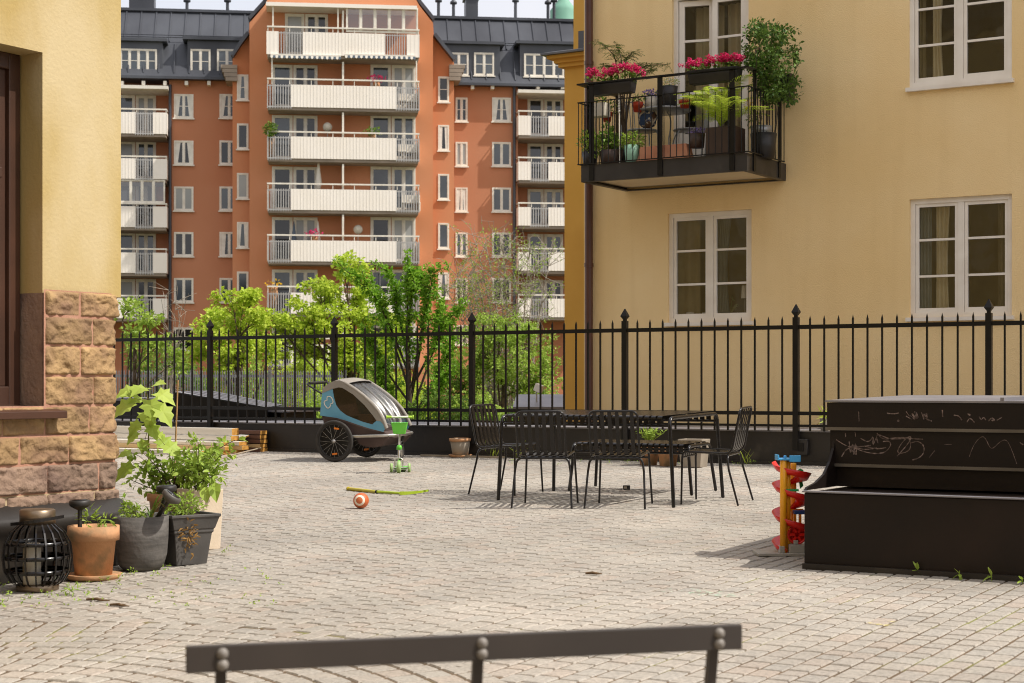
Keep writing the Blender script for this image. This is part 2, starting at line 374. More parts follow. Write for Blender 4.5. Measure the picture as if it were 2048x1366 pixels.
def framebars(g, x0, x1, z0, z1, y, cols, rows, fw, mw, dep=.05, sash=.0):
    """outer frame, mullions between sashes and glazing bars; returns pane rectangles"""
    g.box((x0,y-.012,z0), (x0+fw,y+dep,z1)); g.box((x1-fw,y-.012,z0), (x1,y+dep,z1))
    g.box((x0+fw,y-.012,z1-fw), (x1-fw,y+dep,z1)); g.box((x0+fw,y-.012,z0), (x1-fw,y+dep,z0+fw))
    cw = (x1-x0-2*fw-(cols-1)*mw*1.6)/cols; out = []
    for c in range(cols):
        a = x0+fw+c*(cw+mw*1.6)
        if c: g.box((a-mw*1.6,y-.006,z0+fw), (a,y+dep,z1-fw))
        if sash:
            g.box((a+.003,y+.004,z0+fw), (a+sash,y+dep-.01,z1-fw)); g.box((a+cw-sash,y+.004,z0+fw), (a+cw-.003,y+dep-.01,z1-fw))
            g.box((a+sash,y+.004,z0+fw), (a+cw-sash,y+dep-.01,z0+fw+sash*1.3)); g.box((a+sash,y+.004,z1-fw-sash), (a+cw-sash,y+dep-.01,z1-fw))
        rh = (z1-z0-2*fw)/rows
        for r in range(1, rows): g.box((a+sash,y+.008,z0+fw+r*rh-mw*.3), (a+cw-sash,y+dep-.014,z0+fw+r*rh+mw*.3))
        out.append((a, a+cw, z0+fw, z1-fw))
    return out
M['curtain'] = mat('curtain', C('#e0d3b0'), C('#cfc09a'), 3, .9)
M['curtain_white'] = mat('curtain_white', C('#e8e4da'), C('#d6d2c8'), 3, .9)
M['room'] = mat('room', C('#4a3a22'), C('#86703f'), .8, .9)
M['room_grey'] = mat('room_grey', C('#3a3b3c'), C('#4c4a46'), .5, .9)
def curtain(g, x0, x1, z0, z1, y, waves, amp, narrow=0, rnd=random):
    n = waves*8; vs = []; fs = []; ph = rnd.uniform(0, 6)
    rows = 6
    for j in range(rows+1):
        t = j/rows; k = 1-narrow*math.sin(t*PI)*.6-narrow*(1-t)*.3
        for i in range(n+1):
            u = i/n; vs.append((x0+(x1-x0)*u*k, y+amp*math.sin(u*waves*2*PI+ph+.5*math.sin(3*t)), z0+(z1-z0)*t))
    for j in range(rows):
        for i in range(n): fs.append((j*(n+1)+i, j*(n+1)+i+1, (j+1)*(n+1)+i+1, (j+1)*(n+1)+i))
    g.add(vs, fs, True)
def window(parent, x0, x1, z0, z1, y, rec=.05, cols=2, rows=3, fw=.045, mw=.05, sash=.035, sill=.05, mframe=None, mpane=None, room=None, curt=None, rnd=random, mcurt=None, roomdepth=1.2, name='window'):
    mframe = mframe or M['white_frame']; mpane = mpane or M['pane_dark']
    yy = y+rec; g = MB(); ps = framebars(g, x0, x1, z0, z1, yy, cols, rows, fw, mw, .055, sash)
    wd = g.build(name, mframe, parent)
    p = MB()
    for a, b, c, d in ps: p.add([(a,yy+.03,c),(b,yy+.03,c),(b,yy+.03,d),(a,yy+.03,d)], [(0,1,2,3)])
    p.build('pane', mpane, wd)
    if sill:
        s = MB(); s.box((x0-.03,y-sill,z0-.05), (x1+.03,y+rec-.002,z0-.004)); s.build('sill', mframe, wd)
    if room:
        r = MB(); e = yy+.07; D = yy+roomdepth; m = .3
        vs = [(x0,e,z0),(x1,e,z0),(x1,e,z1),(x0,e,z1),(x0-m,D,z0-m),(x1+m,D,z0-m),(x1+m,D,z1+m),(x0-m,D,z1+m)]
        r.add(vs, [(0,1,5,4),(1,2,6,5),(2,3,7,6),(3,0,4,7),(4,5,6,7)]); r.build('room', room, wd)
    if curt:
        for (u0, u1, nw, wv, *mc) in curt: c = MB(); curtain(c, x0+(x1-x0)*u0, x0+(x1-x0)*u1, z0+.03, z1-.03, yy+.1, wv, .02, nw, rnd); c.build('curtain', mc[0] if mc else M['curtain'], wd)
    return wd
# ---------------------------------------------------------------- the beige house with the balcony
M['beige'] = mat('beige', C('#efd097'), C('#f3d7a2'), .9, .9, 0, .006, 75, detail=9, c3=C('#eac98c'), s3=.4, m3=(.42,.75), streak=(C('#cfab70'), .16))
HX0 = -10.95
house = empty('beige_house', (0,0,0), 0, 'beige rendered house with a planted balcony behind the fence', 'house')
Wn = [(-9.72,-8.56,1.80,3.193), (-6.54,-5.335,1.80,3.195), (-3.34,-2.14,1.80,3.195), (-6.54,-5.335,4.515,5.92), (-3.34,-2.14,4.515,5.92),
      (-.14,1.06,1.8,3.195), (-.14,1.06,4.515,5.92)]
DOOR = (-9.66,-8.60,3.70,5.98)
g = MB(); facade(g, HX0, 8, -1.3, 8.3, FACY, Wn+[DOOR], .13)
g.add([(HX0,FACY,-1.3),(HX0,31,-1.3),(HX0,31,8.3),(HX0,FACY,8.3)], [(3,2,1,0)])
g.add([(HX0,31,-1.3),(8,31,-1.3),(8,31,8.3),(HX0,31,8.3)], [(3,2,1,0)])
g.add([(8,FACY,-1.3),(8,31,-1.3),(8,31,8.3),(8,FACY,8.3)], [(0,1,2,3)])
g.build('wall', M['beige'], house)
M['roofmetal'] = mat('roofmetal', C('#2d2e33'), C('#3a3b42'), .6, .5, .2)
g = MB(); g.prism([(FACY-.07,8.22),(FACY-.07,8.32),(25.3,10.6),(31.3,8.32),(31.3,8.22)], HX0-.3, 8.3, lambda u, v, a: (a, u, v)); g.build('roof', M['roofmetal'], house)  # out of view; eave shaped low and shallow so sun reaches the balcony
rw = random.Random(5)
M['curtain_grey'] = mat('curtain_grey', C('#8f958c'), C('#7c8279'), 3, .9); M['curtain_dim'] = mat('curtain_dim', C('#8a7c58'), C('#766a49'), 3, .9); M['room_dark'] = mat('room_dark', C('#2a1c10'), C('#4a3520'), .9, .9); M['room_olive'] = mat('room_olive', C('#6b5a30'), C('#9a8448'), .8, .9)
curts = {0: [(.04,.34,.0,2,M['curtain_dim']),(.56,.72,.5,6,M['curtain_grey'])], 1: [(.05,.19,.05,4,M['curtain_grey']),(.23,.37,.25,3),(.84,.95,.05,3,M['curtain_dim'])], 3: [(.2,.33,.45,3),(.07,.14,.1,2,M['curtain_dim'])], 2: [(.1,.3,.1,3)], 4: [(.1,.3,.2,3)]}
for i, q in enumerate(Wn):
    wd = window(house, *q, FACY, .055 if q[2] < 4 else .02, 2, 3, .055, .045, .04, .06, None, None, [M['room_olive'], M['room_olive'], M['room'], M['room_dark'], M['room_dark'], M['room'], M['room_olive']][i % 7], curts.get(i, [(.05,.25,.1,3)]), rw)
# balcony door: two leaves, the left one ajar, in a deep frame
dx0, dx1, dz0, dz1 = DOOR
g = MB(); yy = FACY+.07
for a, b, c, d in ((dx0,dx0+.06,dz0,dz1),(dx1-.06,dx1,dz0,dz1),(dx0+.06,dx1-.06,dz1-.06,dz1),(dx0+.06,dx1-.06,dz0,dz0+.05)): g.box((a,yy-.02,c),(b,yy+.07,d))
door = g.build('balcony_door', M['white_frame'], house)
def leafdoor(x0, x1, hinge, ang):
    g = MB(); p = MB(); w = x1-x0; z0, z1 = dz0+.06, dz1-.07
    def fr(a, b, c, d): g.box((a,-.02,c),(b,.025,d))
    fr(0,.07,z0,z1); fr(w-.07,w,z0,z1); fr(.07,w-.07,z1-.07,z1); fr(.07,w-.07,z0,z0+.45); fr(.07,w-.07,z0+.95,z0+.985); fr(.07,w-.07,z0+1.62,z0+1.65)
    p.add([(.07,0,z0+.45),(w-.07,0,z0+.45),(w-.07,0,z1-.07),(.07,0,z1-.07)], [(0,1,2,3)])
    if hinge == 'l': Mx = Matrix.Translation((x0,yy+.02,0)) @ Matrix.Rotation(ang,4,'Z')
    else: Mx = Matrix.Translation((x1,yy+.02,0)) @ Matrix.Rotation(ang,4,'Z') @ Matrix.Translation((-w,0,0))
    lf = g.build('door_leaf', M['white_frame'], door, M=Mx); p.build('pane', M['pane_dark'], door, M=Mx)
mid = (dx0+dx1)/2
leafdoor(dx0+.065, mid-.004, 'l', .22); leafdoor(mid+.004, dx1-.065, 'r', 0)

for ca, cb in ((dx0+.12, mid), (mid+.05, dx1-.1)): g = MB(); curtain(g, ca, cb, dz0+.1, dz1-.1, FACY+.42, 4, .03); g.build('curtain', M['curtain'], door)
g = MB(); e = FACY+.14; g.add([(dx0,e,dz0),(dx1,e,dz0),(dx1,e,dz1),(dx0,e,dz1),(dx0-.3,e+1.4,dz0),(dx1+.3,e+1.4,dz0),(dx1+.3,e+1.4,dz1),(dx0-.3,e+1.4,dz1)], [(0,1,5,4),(1,2,6,5),(2,3,7,6),(3,0,4,7),(4,5,6,7)]); g.build('room', M['room'], door)
# little things standing inside the lower window
M['houseplant'] = mat('houseplant', C('#6a7a3a'), C('#9a9a5a'), 9, .7)
M['pot_white'] = mat('pot_white', C('#d9d2c2'), C('#c6bfae'), 4, .6)
# downpipe
M['pipe_brown'] = mat('pipe_brown', C('#4a2a1e'), C('#5a3526'), 2, .45)
g = MB(); px_ = -10.83; g.tube([(px_,FACY-.08,-1.2),(px_,FACY-.08,8.25)], .052, 12)
for z in (2.55, 5.2, 7.6): g.tube([(px_,FACY-.08,z),(px_,FACY-.08,z+.05)], .06, 12); g.box((px_-.02,FACY-.06,z+.01),(px_+.02,FACY,z+.04))
g.build('downpipe', M['pipe_brown'], house)
# balcony
BX0, BX1, BY0, BZ = -10.33, -8.10, 18.42, 3.72
M['soffit'] = mat('soffit', C('#e2cfa8'), C('#d4bf96'), 1.5, .9)
g = MB(); g.box((BX0+.02,BY0+.02,3.56),(BX1-.02,FACY-.001,3.70)); balc = g.build('balcony', M['soffit'], house)
M['skirt'] = mat('skirt', C('#2b2928'), C('#3a3736'), 3, .42, .2, 0, c3=C('#4d4a48'), s3=2.5, m3=(.58,.72))
g = MB(); g.box((BX0,BY0,3.515),(BX1,BY0+.015,3.725)); g.box((BX1-.015,BY0+.015,3.515),(BX1,FACY-.002,3.725)); g.box((BX0,BY0+.015,3.515),(BX0+.015,FACY-.002,3.725))
g.box((BX0+.015,BY0+.015,3.515),(BX1-.015,BY0+.06,3.53)); g.box((BX1-.07,BY0+.06,3.515),(BX1-.015,FACY-.002,3.53)); g.box((BX0+.015,BY0+.06,3.515),(BX0+.07,FACY-.002,3.53)); g.box((BX0+.07,FACY-.06,3.515),(BX1-.07,FACY-.002,3.53))
g.build('skirt', M['skirt'], balc)
g = MB(); g.box((BX0+.015,BY0+.015,3.70),(BX1-.015,FACY-.002,3.712)); g.build('floor', M['cap_metal'], balc)
RT0 = 4.735
g = MB(); g.box((BX0-.04,BY0-.045,RT0-.018),(BX1+.03,BY0+.03,RT0)); g.box((BX1-.03,BY0+.03,RT0-.018),(BX1+.03,FACY-.1,RT0)); g.box((BX0-.04,BY0+.03,RT0-.018),(BX0+.03,FACY-.1,RT0))
g.build('top_rail', M['black_metal'], balc)
g = MB(); o_ = .035
for z in (3.735, 4.50):
    g.box((BX0-o_,BY0-o_,z-.006),(BX1+o_,BY0-o_+.02,z+.006)); g.box((BX1+o_-.02,BY0-o_+.02,z-.006),(BX1+o_,FACY-.12,z+.006)); g.box((BX0-o_,BY0-o_+.02,z-.006),(BX0-o_+.02,FACY-.12,z+.006))
n = 27
for i in range(n+1):
    x = BX0-o_+.01+(BX1-BX0+2*o_-.02)*i/n; g.tube([(x,BY0-o_+.01,3.735),(x,BY0-o_+.01,4.5)], .0058, 6)
for i in range(1, 13):
    y = BY0-o_+.01+1.08*i/12
    for x in (BX1+o_-.01, BX0-o_+.01): g.tube([(x,y,3.735),(x,y,4.5)], .0058, 6)
g.build('balustrade', M['black_metal'], balc)
for px in (1182, 1319, 1463):
    x = yp(px, 300, BY0-.02).x; g = MB(); g.box((x-.033,BY0-.014,3.53),(x+.033,BY0-.002,RT0-.02)); g.build('post', M['black_metal'], balc)
for y in (BY0+.2, FACY-.22):
    for x in (BX1+.002, BX0-.014): g = MB(); g.box((x,y-.033,3.53),(x+.012,y+.033,RT0-.02)); g.build('post', M['black_metal'], balc)
# ---------------------------------------------------------------- the ochre house next to it, farther back
M['ochre'] = mat('ochre', C('#d9a850'), C('#d0a047'), .8, .9, 0, .002, 40, c3=C('#c59440'), s3=.7, m3=(.5,.8))
OY = 22.5; oc = empty('ochre_house', (0,0,0), 0, 'ochre house with a heavy cornice, narrow strip seen left of the brown downpipe', 'house')
ox = yp(1129, 400, OY).x; zc_ = yp(1129, 133, OY).z
g = MB(); g.box((ox,OY,-1.3),(6,33,zc_+.1)); g.box((yp(1147,30,OY+1.2).x,OY+1.2,zc_+.1),(6,33,9.4)); g.build('wall', M['ochre'], oc)
g = MB()
for dz, pr, h in ((-.02,.07,.06),(.04,.12,.06),(.10,.2,.05)): g.box((ox-pr,OY-pr,zc_+dz),(6,33,zc_+dz+h))
g.build('cornice', M['ochre'], oc)
M['sheet_grey'] = mat('sheet_grey', C('#55565a'), C('#6a6a6c'), 1.5, .45, .4)
g = MB(); z1 = zc_+.152
g.prism([(OY-.27,z1),(OY-.27,z1+.03),(OY+.1,z1+.12),(OY+1.2,z1+.36),(OY+1.2,z1)], ox-.27, 6, lambda u, v, a: (a, u, v))
g.box((ox+.1,OY+.25,z1+.12),(6,OY+1.2,z1+.42)); g.build('roof', M['sheet_grey'], oc)
# ---------------------------------------------------------------- plants: shared pieces
LM = {}
LM['fresh'] = leafmat('leaf_fresh', C('#7f9c34'), C('#b0c85a'))
LM['mid'] = leafmat('leaf_mid', C('#56762a'), C('#86a442'))
LM['dark'] = leafmat('leaf_dark', C('#3c5826'), C('#6f8e3c'), .25)
LM['green'] = leafmat('leaf_green', C('#659628'), C('#9cc440'), .4)
LM['lime'] = leafmat('leaf_lime', C('#a3bf34'), C('#d3e05c'), .45)
LM['maple'] = leafmat('leaf_maple', C('#a3ba4c'), C('#c3d668'), .45)
LM['pink'] = leafmat('petal_pink', C('#c81e5c'), C('#e2407c'), .3)
LM['purple'] = leafmat('petal_purple', C('#6b57a8'), C('#b39bd0'), .3)
LM['white'] = leafmat('petal_white', C('#dcd9c8'), C('#f0eee4'), .3)
LM['yellow'] = leafmat('petal_yellow', C('#e2b21c'), C('#f0cf3c'), .3)
LM['dry'] = leafmat('leaf_dry', C('#8a6a3a'), C('#b08a50'), .3)
def clump(g, c, rad, n, L, W, rnd, kind=0, up=.3, shell=.5, out=.8):
    """n leaves spread through an ellipsoid, facing mostly outward and up"""
    c = Vector(c); R3 = Vector(rad)
    for _ in range(n):
        d = rdir(rnd); q = rnd.random()**shell
        p = c+Vector((d.x*R3.x, d.y*R3.y, d.z*R3.z))*q
        dr = (d*out+rdir(rnd)*.8); dr.z += up*rnd.uniform(-.3, 1)
        s = rnd.uniform(.65, 1.25)
        g.leaf(p, dr, rdir(rnd, 1.2), L*s, W*s, .25, .2, kind)
def stems(g, base, c, rad, n, r, rnd):
    for _ in range(n):
        d = rdir(rnd); e = Vector(c)+Vector((d.x*rad[0], d.y*rad[1], d.z*rad[2]))*.8
        b = Vector(base)+Vector((rnd.uniform(-.3,.3)*rad[0], rnd.uniform(-.3,.3)*rad[1], 0)); m = (b+e)/2+Vector((0,0,.15*rad[2]))
        g.tube(bez(b, m, e, 4), [r, r*.9, r*.75, r*.6, r*.4], 5)
def potmesh(g, r1, r0, h, t=.012, rim=0, rimh=.05, n=28):
    prof = [(0,0),(r0,0)]
    if rim: prof += [(r0+(r1-r0)*(1-rimh/h), h-rimh), (r1+rim, h-rimh), (r1+rim, h)]
    else: prof += [(r0+(r1-r0)*.5, h*.5), (r1, h)]
    prof += [(r1-t, h), (r1-t*1.3, h-.03), (0, h-.03)]
    g.lathe([(max(r, 1e-7), z) for r, z in prof], n=n)
def potted(name, loc, r1, r0, h, mt, label, cat='plant pot', group=None, leaves=None, rim=0, rimh=.05, soil=True, rz=0, tilt=False):
    """a pot (its own mesh, the soil and the plant are children)"""
    t = empty(name, loc, rz, label, cat, group, tilt)
    g = MB(); potmesh(g, r1, r0, h, .012, rim, rimh); g.build('pot', mt, t)
    if soil: g = MB(); g.lathe([(1e-7,h-.024),(r1*.55,h-.02),(r1-.016,h-.028)], n=20); g.build('soil', M['soil'], t)
    return t
def foliage(t, name, mt, items, seed, stem=None):
    """items: (centre, radii, n, L, W, kind); one mesh of leaves, stems as a second"""
    rnd = random.Random(seed); g = MB(); s = MB()
    for it in items:
        c, rad, n, L, W = it[:5]; k = it[5] if len(it) > 5 else 0
        clump(g, c, rad, n, L, W, rnd, k)
        if stem: stems(s, stem, c, rad, max(3, n//14), .0025, rnd)
    o = g.build(name, mt, t)
    if stem and s.v: s.build('stem', M['stemgreen'], t)
    return o
M['stemgreen'] = mat('stemgreen', C('#5a6a2a'), C('#6f5a34'), 20, .8)
M['plastic_black'] = mat('plastic_black', C('#1f1d1c'), C('#2b2826'), 5, .5)
M['plastic_brown'] = mat('plastic_brown', C('#3b2a20'), C('#4a362a'), 5, .5)
M['plastic_red'] = mat('plastic_red', C('#b23a1a'), C('#a33014'), 5, .5)
M['mint'] = mat('mint', C('#9fcbb2'), C('#8fbda4'), 4, .45)
M['grey_zinc'] = mat('grey_zinc', C('#8d9092'), C('#a0a2a3'), 6, .4, .5)
GB = 'potted plants on the balcony'
FL = 3.714
def bp(zx, zy, Y): return yp(1120+zx/3.415, zy/3.415, Y)
def flowerbox(zx0, zx1, zy0, zy1, Y, label, heads, seed):
    a = bp(zx0, zy0, Y); b = bp(zx1, zy1, Y); rnd = random.Random(seed); h = .16
    t = empty('flower_box', ((a.x+b.x)/2, Y, b.z if False else a.z-h), 0, label, 'flower box', 'geranium boxes on the balcony rail')
    w = (b.x-a.x)/2; g = MB()
    lo = [(-w*.94,-.07,0),(w*.94,-.07,0),(w*.94,.07,0),(-w*.94,.07,0)]; hi = [(-w,-.09,h),(w,-.09,h),(w,.09,h),(-w,.09,h)]; inn = [(-w+.01,-.08,h),(w-.01,-.08,h),(w-.01,.08,h),(-w+.01,.08,h)]; dn = [(x,y,h-.03) for x, y, z in inn]
    g.add(lo+hi+inn+dn, [(3,2,1,0)]+[(i+k*4,(i+1)%4+k*4,(i+1)%4+k*4+4,i+k*4+4) for k in range(3) for i in range(4)]); g.build('box', M['plastic_black'], t, bevel=.004)
    g = MB(); g.box((-w+.012,-.078,h-.05),(w-.012,.078,h-.022)); g.build('soil', M['soil'], t)
    lf = MB(); fl = MB(); st = MB()
    for k in range(int(w*60)):
        clump(lf, (rnd.uniform(-w,w), rnd.uniform(-.09,.07), h+rnd.uniform(.0,.09)), (.06,.06,.05), 9, .045, .05, rnd, 1)
    for hx, hy in heads:
        p = bp(hx, hy, Y-.03)-t.location
        st.tube(bez((p.x*.9, 0, h), (p.x, -.02, h+.06), p, 4), .003, 5)
        for _ in range(7):
            q = p+Vector((rnd.gauss(0,.035), rnd.gauss(0,.03), rnd.gauss(0,.02))); clump(fl, q, (.024,.024,.02), 16, .02, .022, rnd, 1, .2, .3)
    lf.build('foliage', LM['mid'], t); fl.build('blossom', LM['pink'], t); st.build('stem', M['stemgreen'], t)
flowerbox(220, 505, 572, 650, BY0+.16, 'black box of pink geraniums at the left end of the balcony rail', [(190,505),(215,480),(235,490),(275,515),(300,490),(330,500),(365,480),(390,485),(410,450),(440,440),(460,455),(490,460),(520,475),(545,495)], 1)
flowerbox(890, 1230, 492, 590, BY0+.16, 'black box of pink geraniums in front of the balcony door', [(865,445),(895,430),(915,450),(960,415),(985,430),(1010,415),(1040,420),(1060,400),(1085,415),(1115,390),(1130,405),(1160,395),(1190,385),(1215,400),(1235,395)], 2)
# climbing plant on the right end
t = empty('climbing_plant', (BX1-.02, 18.95, FL), 0, 'tall dense dark green climber on the right end of the balcony', 'plant')
g = MB(); rnd = random.Random(11)
for _ in range(150):
    zx = rnd.gauss(1430, 85); zy = rnd.uniform(190, 690)
    if zx < 1265 or zx > 1610: continue
    if zy > 520 and zx < 1330: continue
    Y = rnd.uniform(18.6, 19.45); X = BX1+rnd.uniform(-.12,.06); p = bp(zx, zy, Y)
    clump(g, p-t.location, (.09,.09,.09), 24, .05, .03, rnd, 1, -.1, .6)
for zx, zy in ((1290,260),(1340,190),(1400,180),(1300,330),(1470,220),(1530,260),(1600,350),(1600,430),(1560,610),(1560,660),(1500,560),(1610,540),(1480,640),(1420,600),(1350,560),(1300,440),(1280,380)):
    for q in range(3): clump(g, bp(zx+rnd.gauss(0,15), zy+rnd.gauss(0,15), 18.9)-t.location, (.07,.12,.07), 26, .045, .024, rnd, 1, -.1, .6)
g.build('foliage', LM['dark'], t)
g = MB()
for k in range(7):
    y = -.35+k*.12; x = .03*rnd.uniform(-1,1); g.tube(bez((x, y, .3), (x+.05, y+.1, .8), (x-.02+rnd.uniform(-.1,.1), y+rnd.uniform(-.2,.2), 1.3+.2*rnd.random()), 6), .005, 5)
g.tube([(0,.1,.3),(0,.1,1.55)], .008, 6); g.build('stem', M['trunk'], t)
g = MB(); g.lathe([(1e-7,0),(.13,0),(.16,.3),(.145,.3),(.14,.27),(1e-7,.27)]); g.build('pot', M['plastic_black'], t)
t = empty('wall_planter', (BX1+.06, 19.5, bp(1600,690,19.5).z), 0, 'small black box fixed beside the climbing plant by the wall', 'planter box')
g = MB(); g.box((-.05,-.09,0),(.06,.09,.34)); g.build('box', M['plastic_black'], t, bevel=.006)
# fern
def fern(t, base, n, L, seed, mt):
    rnd = random.Random(seed); g = MB()
    for k in range(n):
        a = 2*PI*k/n+rnd.uniform(-.3,.3); el = rnd.uniform(.2, 1.15); l = L*rnd.uniform(.75, 1.1)
        d = Vector((math.cos(a), math.sin(a), 0)); tip = Vector(base)+d*l*math.cos(el)+Vector((0,0,l*math.sin(el)*.75)); mid_ = Vector(base)+d*l*.35*math.cos(el)+Vector((0,0,l*.65*math.sin(el)+.12))
        path = bez(base, mid_, tip, 26); g.tube(path, .003, 4)
        for i in range(4, 26):
            tt = (path[min(i+1,26)]-path[i-1]).normalized(); sd = tt.cross(Vector((0,0,1))).normalized(); nn = sd.cross(tt)
            w = l*.23*math.sin(min(1, (27-i)/17)*PI/2)
            for s in (-1, 1): g.leaf(path[i], sd*s+tt*.45, nn, w, .0135, .1, .12, 0)
    return g.build('fronds', mt, t)
p = bp(1130, 1075, 18.66); t = empty('potted_fern', (p.x, 18.66, FL), 0, 'large fern with bright fronds in a dark brown pot on the balcony', 'plant')
g = MB(); g.box((-.19,-.16,0),(.19,.16,.36)); g.build('pot', M['plastic_brown'], t, bevel=.012)
fern(t, (-.02,-.1,.37), 26, .8, 4, LM['lime'])
# pots on the floor
def bpot(zx, zyb, Y, r1, r0, h, mt, label, fol, seed, name='potted_plant', z=FL, rim=0):
    p = bp(zx, zyb, Y); t = potted(name, (p.x, Y, z), r1, r0, h, mt, label, 'plant', GB, rim=rim)
    foliage(t, 'foliage', fol[0], fol[1], seed, (0,0,h-.03)); return t
bpot(205, 1100, 18.62, .1, .08, .2, M['plastic_black'], 'bushy feathery plant in a black pot at the balcony left corner', (LM['fresh'], [((0,0,.32),(.14,.12,.14),260,.07,.022),((.1,-.02,.26),(.12,.1,.12),140,.07,.022)]), 21)
bpot(350, 1100, 18.66, .15, .12, .2, M['plastic_brown'], 'green leafy plant in a brown pot left of the mint bucket', (LM['mid'], [((0,0,.3),(.15,.12,.14),240,.06,.03),((-.05,0,.42),(.1,.08,.12),110,.05,.03)]), 22)
t = bpot(492, 1115, 18.6, .098, .075, .235, M['mint'], 'grassy green plant in a mint green metal bucket', (LM['fresh'], [((0,0,.30),(.16,.13,.09),260,.07,.02)]), 23)
bpot(935, 1010, 18.62, .1, .085, .17, M['plastic_brown'], 'purple pansies in a dark round pot beside the fern', (LM['purple'], [((0,0,.2),(.1,.09,.05),90,.03,.03,1)]), 24, z=bp(935,1010,18.62).z)
bpot(530, 765, 18.8, .065, .048, .12, M['plastic_red'], 'small trailing plant in a red pot hung left of the balcony table', (LM['mid'], [((0,0,.15),(.09,.08,.07),70,.04,.02)]), 25, z=bp(530,765,18.8).z, rim=.006)
bpot(855, 738, 18.8, .075, .055, .105, M['plastic_red'], 'small red pot with sparse shoots right of the balcony table', (LM['fresh'], [((0,0,.14),(.04,.04,.05),16,.05,.01)]), 26, z=bp(855,738,18.8).z, rim=.006)
bpot(322, 832, 18.85, .06, .045, .12, M['plastic_red'], 'small plant in a red pot beside the white hanging box', (LM['mid'], [((.03,0,.17),(.08,.08,.1),80,.045,.02)]), 27, z=bp(322,832,18.85).z, rim=.006)
# table, pots on it
p = bp(710, 1080, 19.05); TZ = bp(710, 750, 19.05).z
t = empty('bistro_table', (p.x, 19.05, FL), 0, 'round grey bistro table under flower pots on the balcony', 'table')
g = MB(); h = TZ-FL; g.lathe([(1e-7,h-.025),(.33,h-.025),(.34,h-.012),(.33,h),(1e-7,h)], n=36); g.build('tabletop', M['grey_zinc'], t)
for k in range(3):
    a = k*2*PI/3+.4; c, s = math.cos(a), math.sin(a); g = MB(); g.tube(bez((c*.04,s*.04,h-.03), (c*.12,s*.12,h-.1), (c*.06,s*.06,h*.5), 6)+bez((c*.06,s*.06,h*.5), (c*.05,s*.05,.12), (c*.26,s*.26,.0), 6)[1:], .009, 7); g.build('leg', M['grey_zinc'], t)
def tpot(zx, Y, r1, r0, h, mt, label, fol, seed):
    p = bp(zx, 735, Y); t = potted('flower_pot', (p.x, Y, TZ), r1, r0, h, mt, label, 'plant', GB); foliage(t, 'blossom', *fol[0], seed); foliage(t, 'foliage', *fol[1], seed+1, (0,0,h-.03)); return t
tpot(625, 18.95, .085, .065, .16, M['pot_white'], 'purple and white flowers in a pale pot on the balcony table', ((LM['purple'], [((0,0,.2),(.12,.1,.05),110,.028,.028,1)]), (LM['mid'], [((0,0,.17),(.1,.09,.05),60,.04,.02)])), 31)
tpot(745, 18.98, .11, .085, .27, M['plastic_black'], 'tiny white and lilac flowers in a tall black pot on the balcony table', ((LM['white'], [((0,0,.33),(.15,.11,.06),150,.018,.018,1)]), (LM['fresh'], [((0,0,.3),(.13,.1,.07),110,.03,.015)])), 33)
# chair with pale bars, stool, trough, hanging box, tall pot, arching shrub, rope cane
def balchair(zx, Y, rz, label):
    p = bp(zx, 1100, Y); t = empty('bistro_chair', (p.x, Y, FL), rz, label, 'chair', 'metal chairs on the balcony')
    g = MB()
    g.tube(roundpath([(-.19,.17,0),(-.19,.2,.45),(-.17,.27,.86),(.17,.27,.86),(.19,.2,.45),(.19,.17,0)], .08), .009, 7)
    for k in range(1, 6): x = -.17+.34*k/6; g.tube([(x,.2,.46),(x,.27,.855)], .0055, 6)
    g.build('backrest', M['grey_zinc'], t)
    g = MB(); g.lathe([(1e-7,.45),(.19,.45),(.2,.46),(.19,.47),(1e-7,.47)], n=28); g.build('seat', M['grey_zinc'], t)
    for sx in (-1, 1): g = MB(); g.tube(bez((sx*.12,-.12,.45), (sx*.2,-.2,.4), (sx*.2,-.2,0), 8), .009, 7); g.build('leg', M['grey_zinc'], t)
    return t
balchair(560, 18.95, .9, 'white barred metal chair left of the balcony table'); balchair(880, 19.2, -1.0, 'grey metal chair right of the balcony table, partly behind a pot')
p = bp(720, 1100, 18.62); t = empty('terracotta_trough', (p.x, 18.62, FL), 0, 'pale terracotta trough upside down on the balcony floor', 'planter box')
g = MB(); lo = [(-.36,-.09,0),(.36,-.09,0),(.36,.09,0),(-.36,.09,0)]; l2 = [(x*.985,y*.95,.045) for x, y, z in lo]; hi = [(x*.86,y*.75,.2) for x, y, z in lo]; l3 = [(x*.95,y*.88,.047) for x, y, z in lo]
g.add(lo+l2+l3+hi, [(3,2,1,0),(12,13,14,15)]+[(i+k*4,(i+1)%4+k*4,(i+1)%4+k*4+4,i+k*4+4) for k in range(3) for i in range(4)]); g.build('trough', mat('pale_terracotta', C('#b97a5a'), C('#c88d6c'), 6, .8), t, bevel=.006)
p = bp(272, 800, 18.7); t = empty('hanging_planter', (p.x, 18.7, p.z), 0, 'white hanging planter box inside the balcony rail', 'planter box', None)
g = MB(); g.box((-.11,-.08,0),(.11,.08,.17)); g.build('box', M['pot_white'], t, bevel=.008)
foliage(t, 'foliage', LM['mid'], [((.04,0,.22),(.1,.07,.06),60,.04,.02)], 41)
p = bp(1375, 1000, 19.0); t = empty('tall_pot', (p.x, 19.0, FL), 0, 'ribbed pale grey tall pot at the right end of the balcony', 'plant pot')
g = MB(); g.lathe([(1e-7,0),(.1,0),(.115,.3),(.11,.31),(.125,.33),(.125,.4),(.11,.4),(.105,.37),(1e-7,.37)], n=28); g.build('pot', M['grey_zinc'], t)
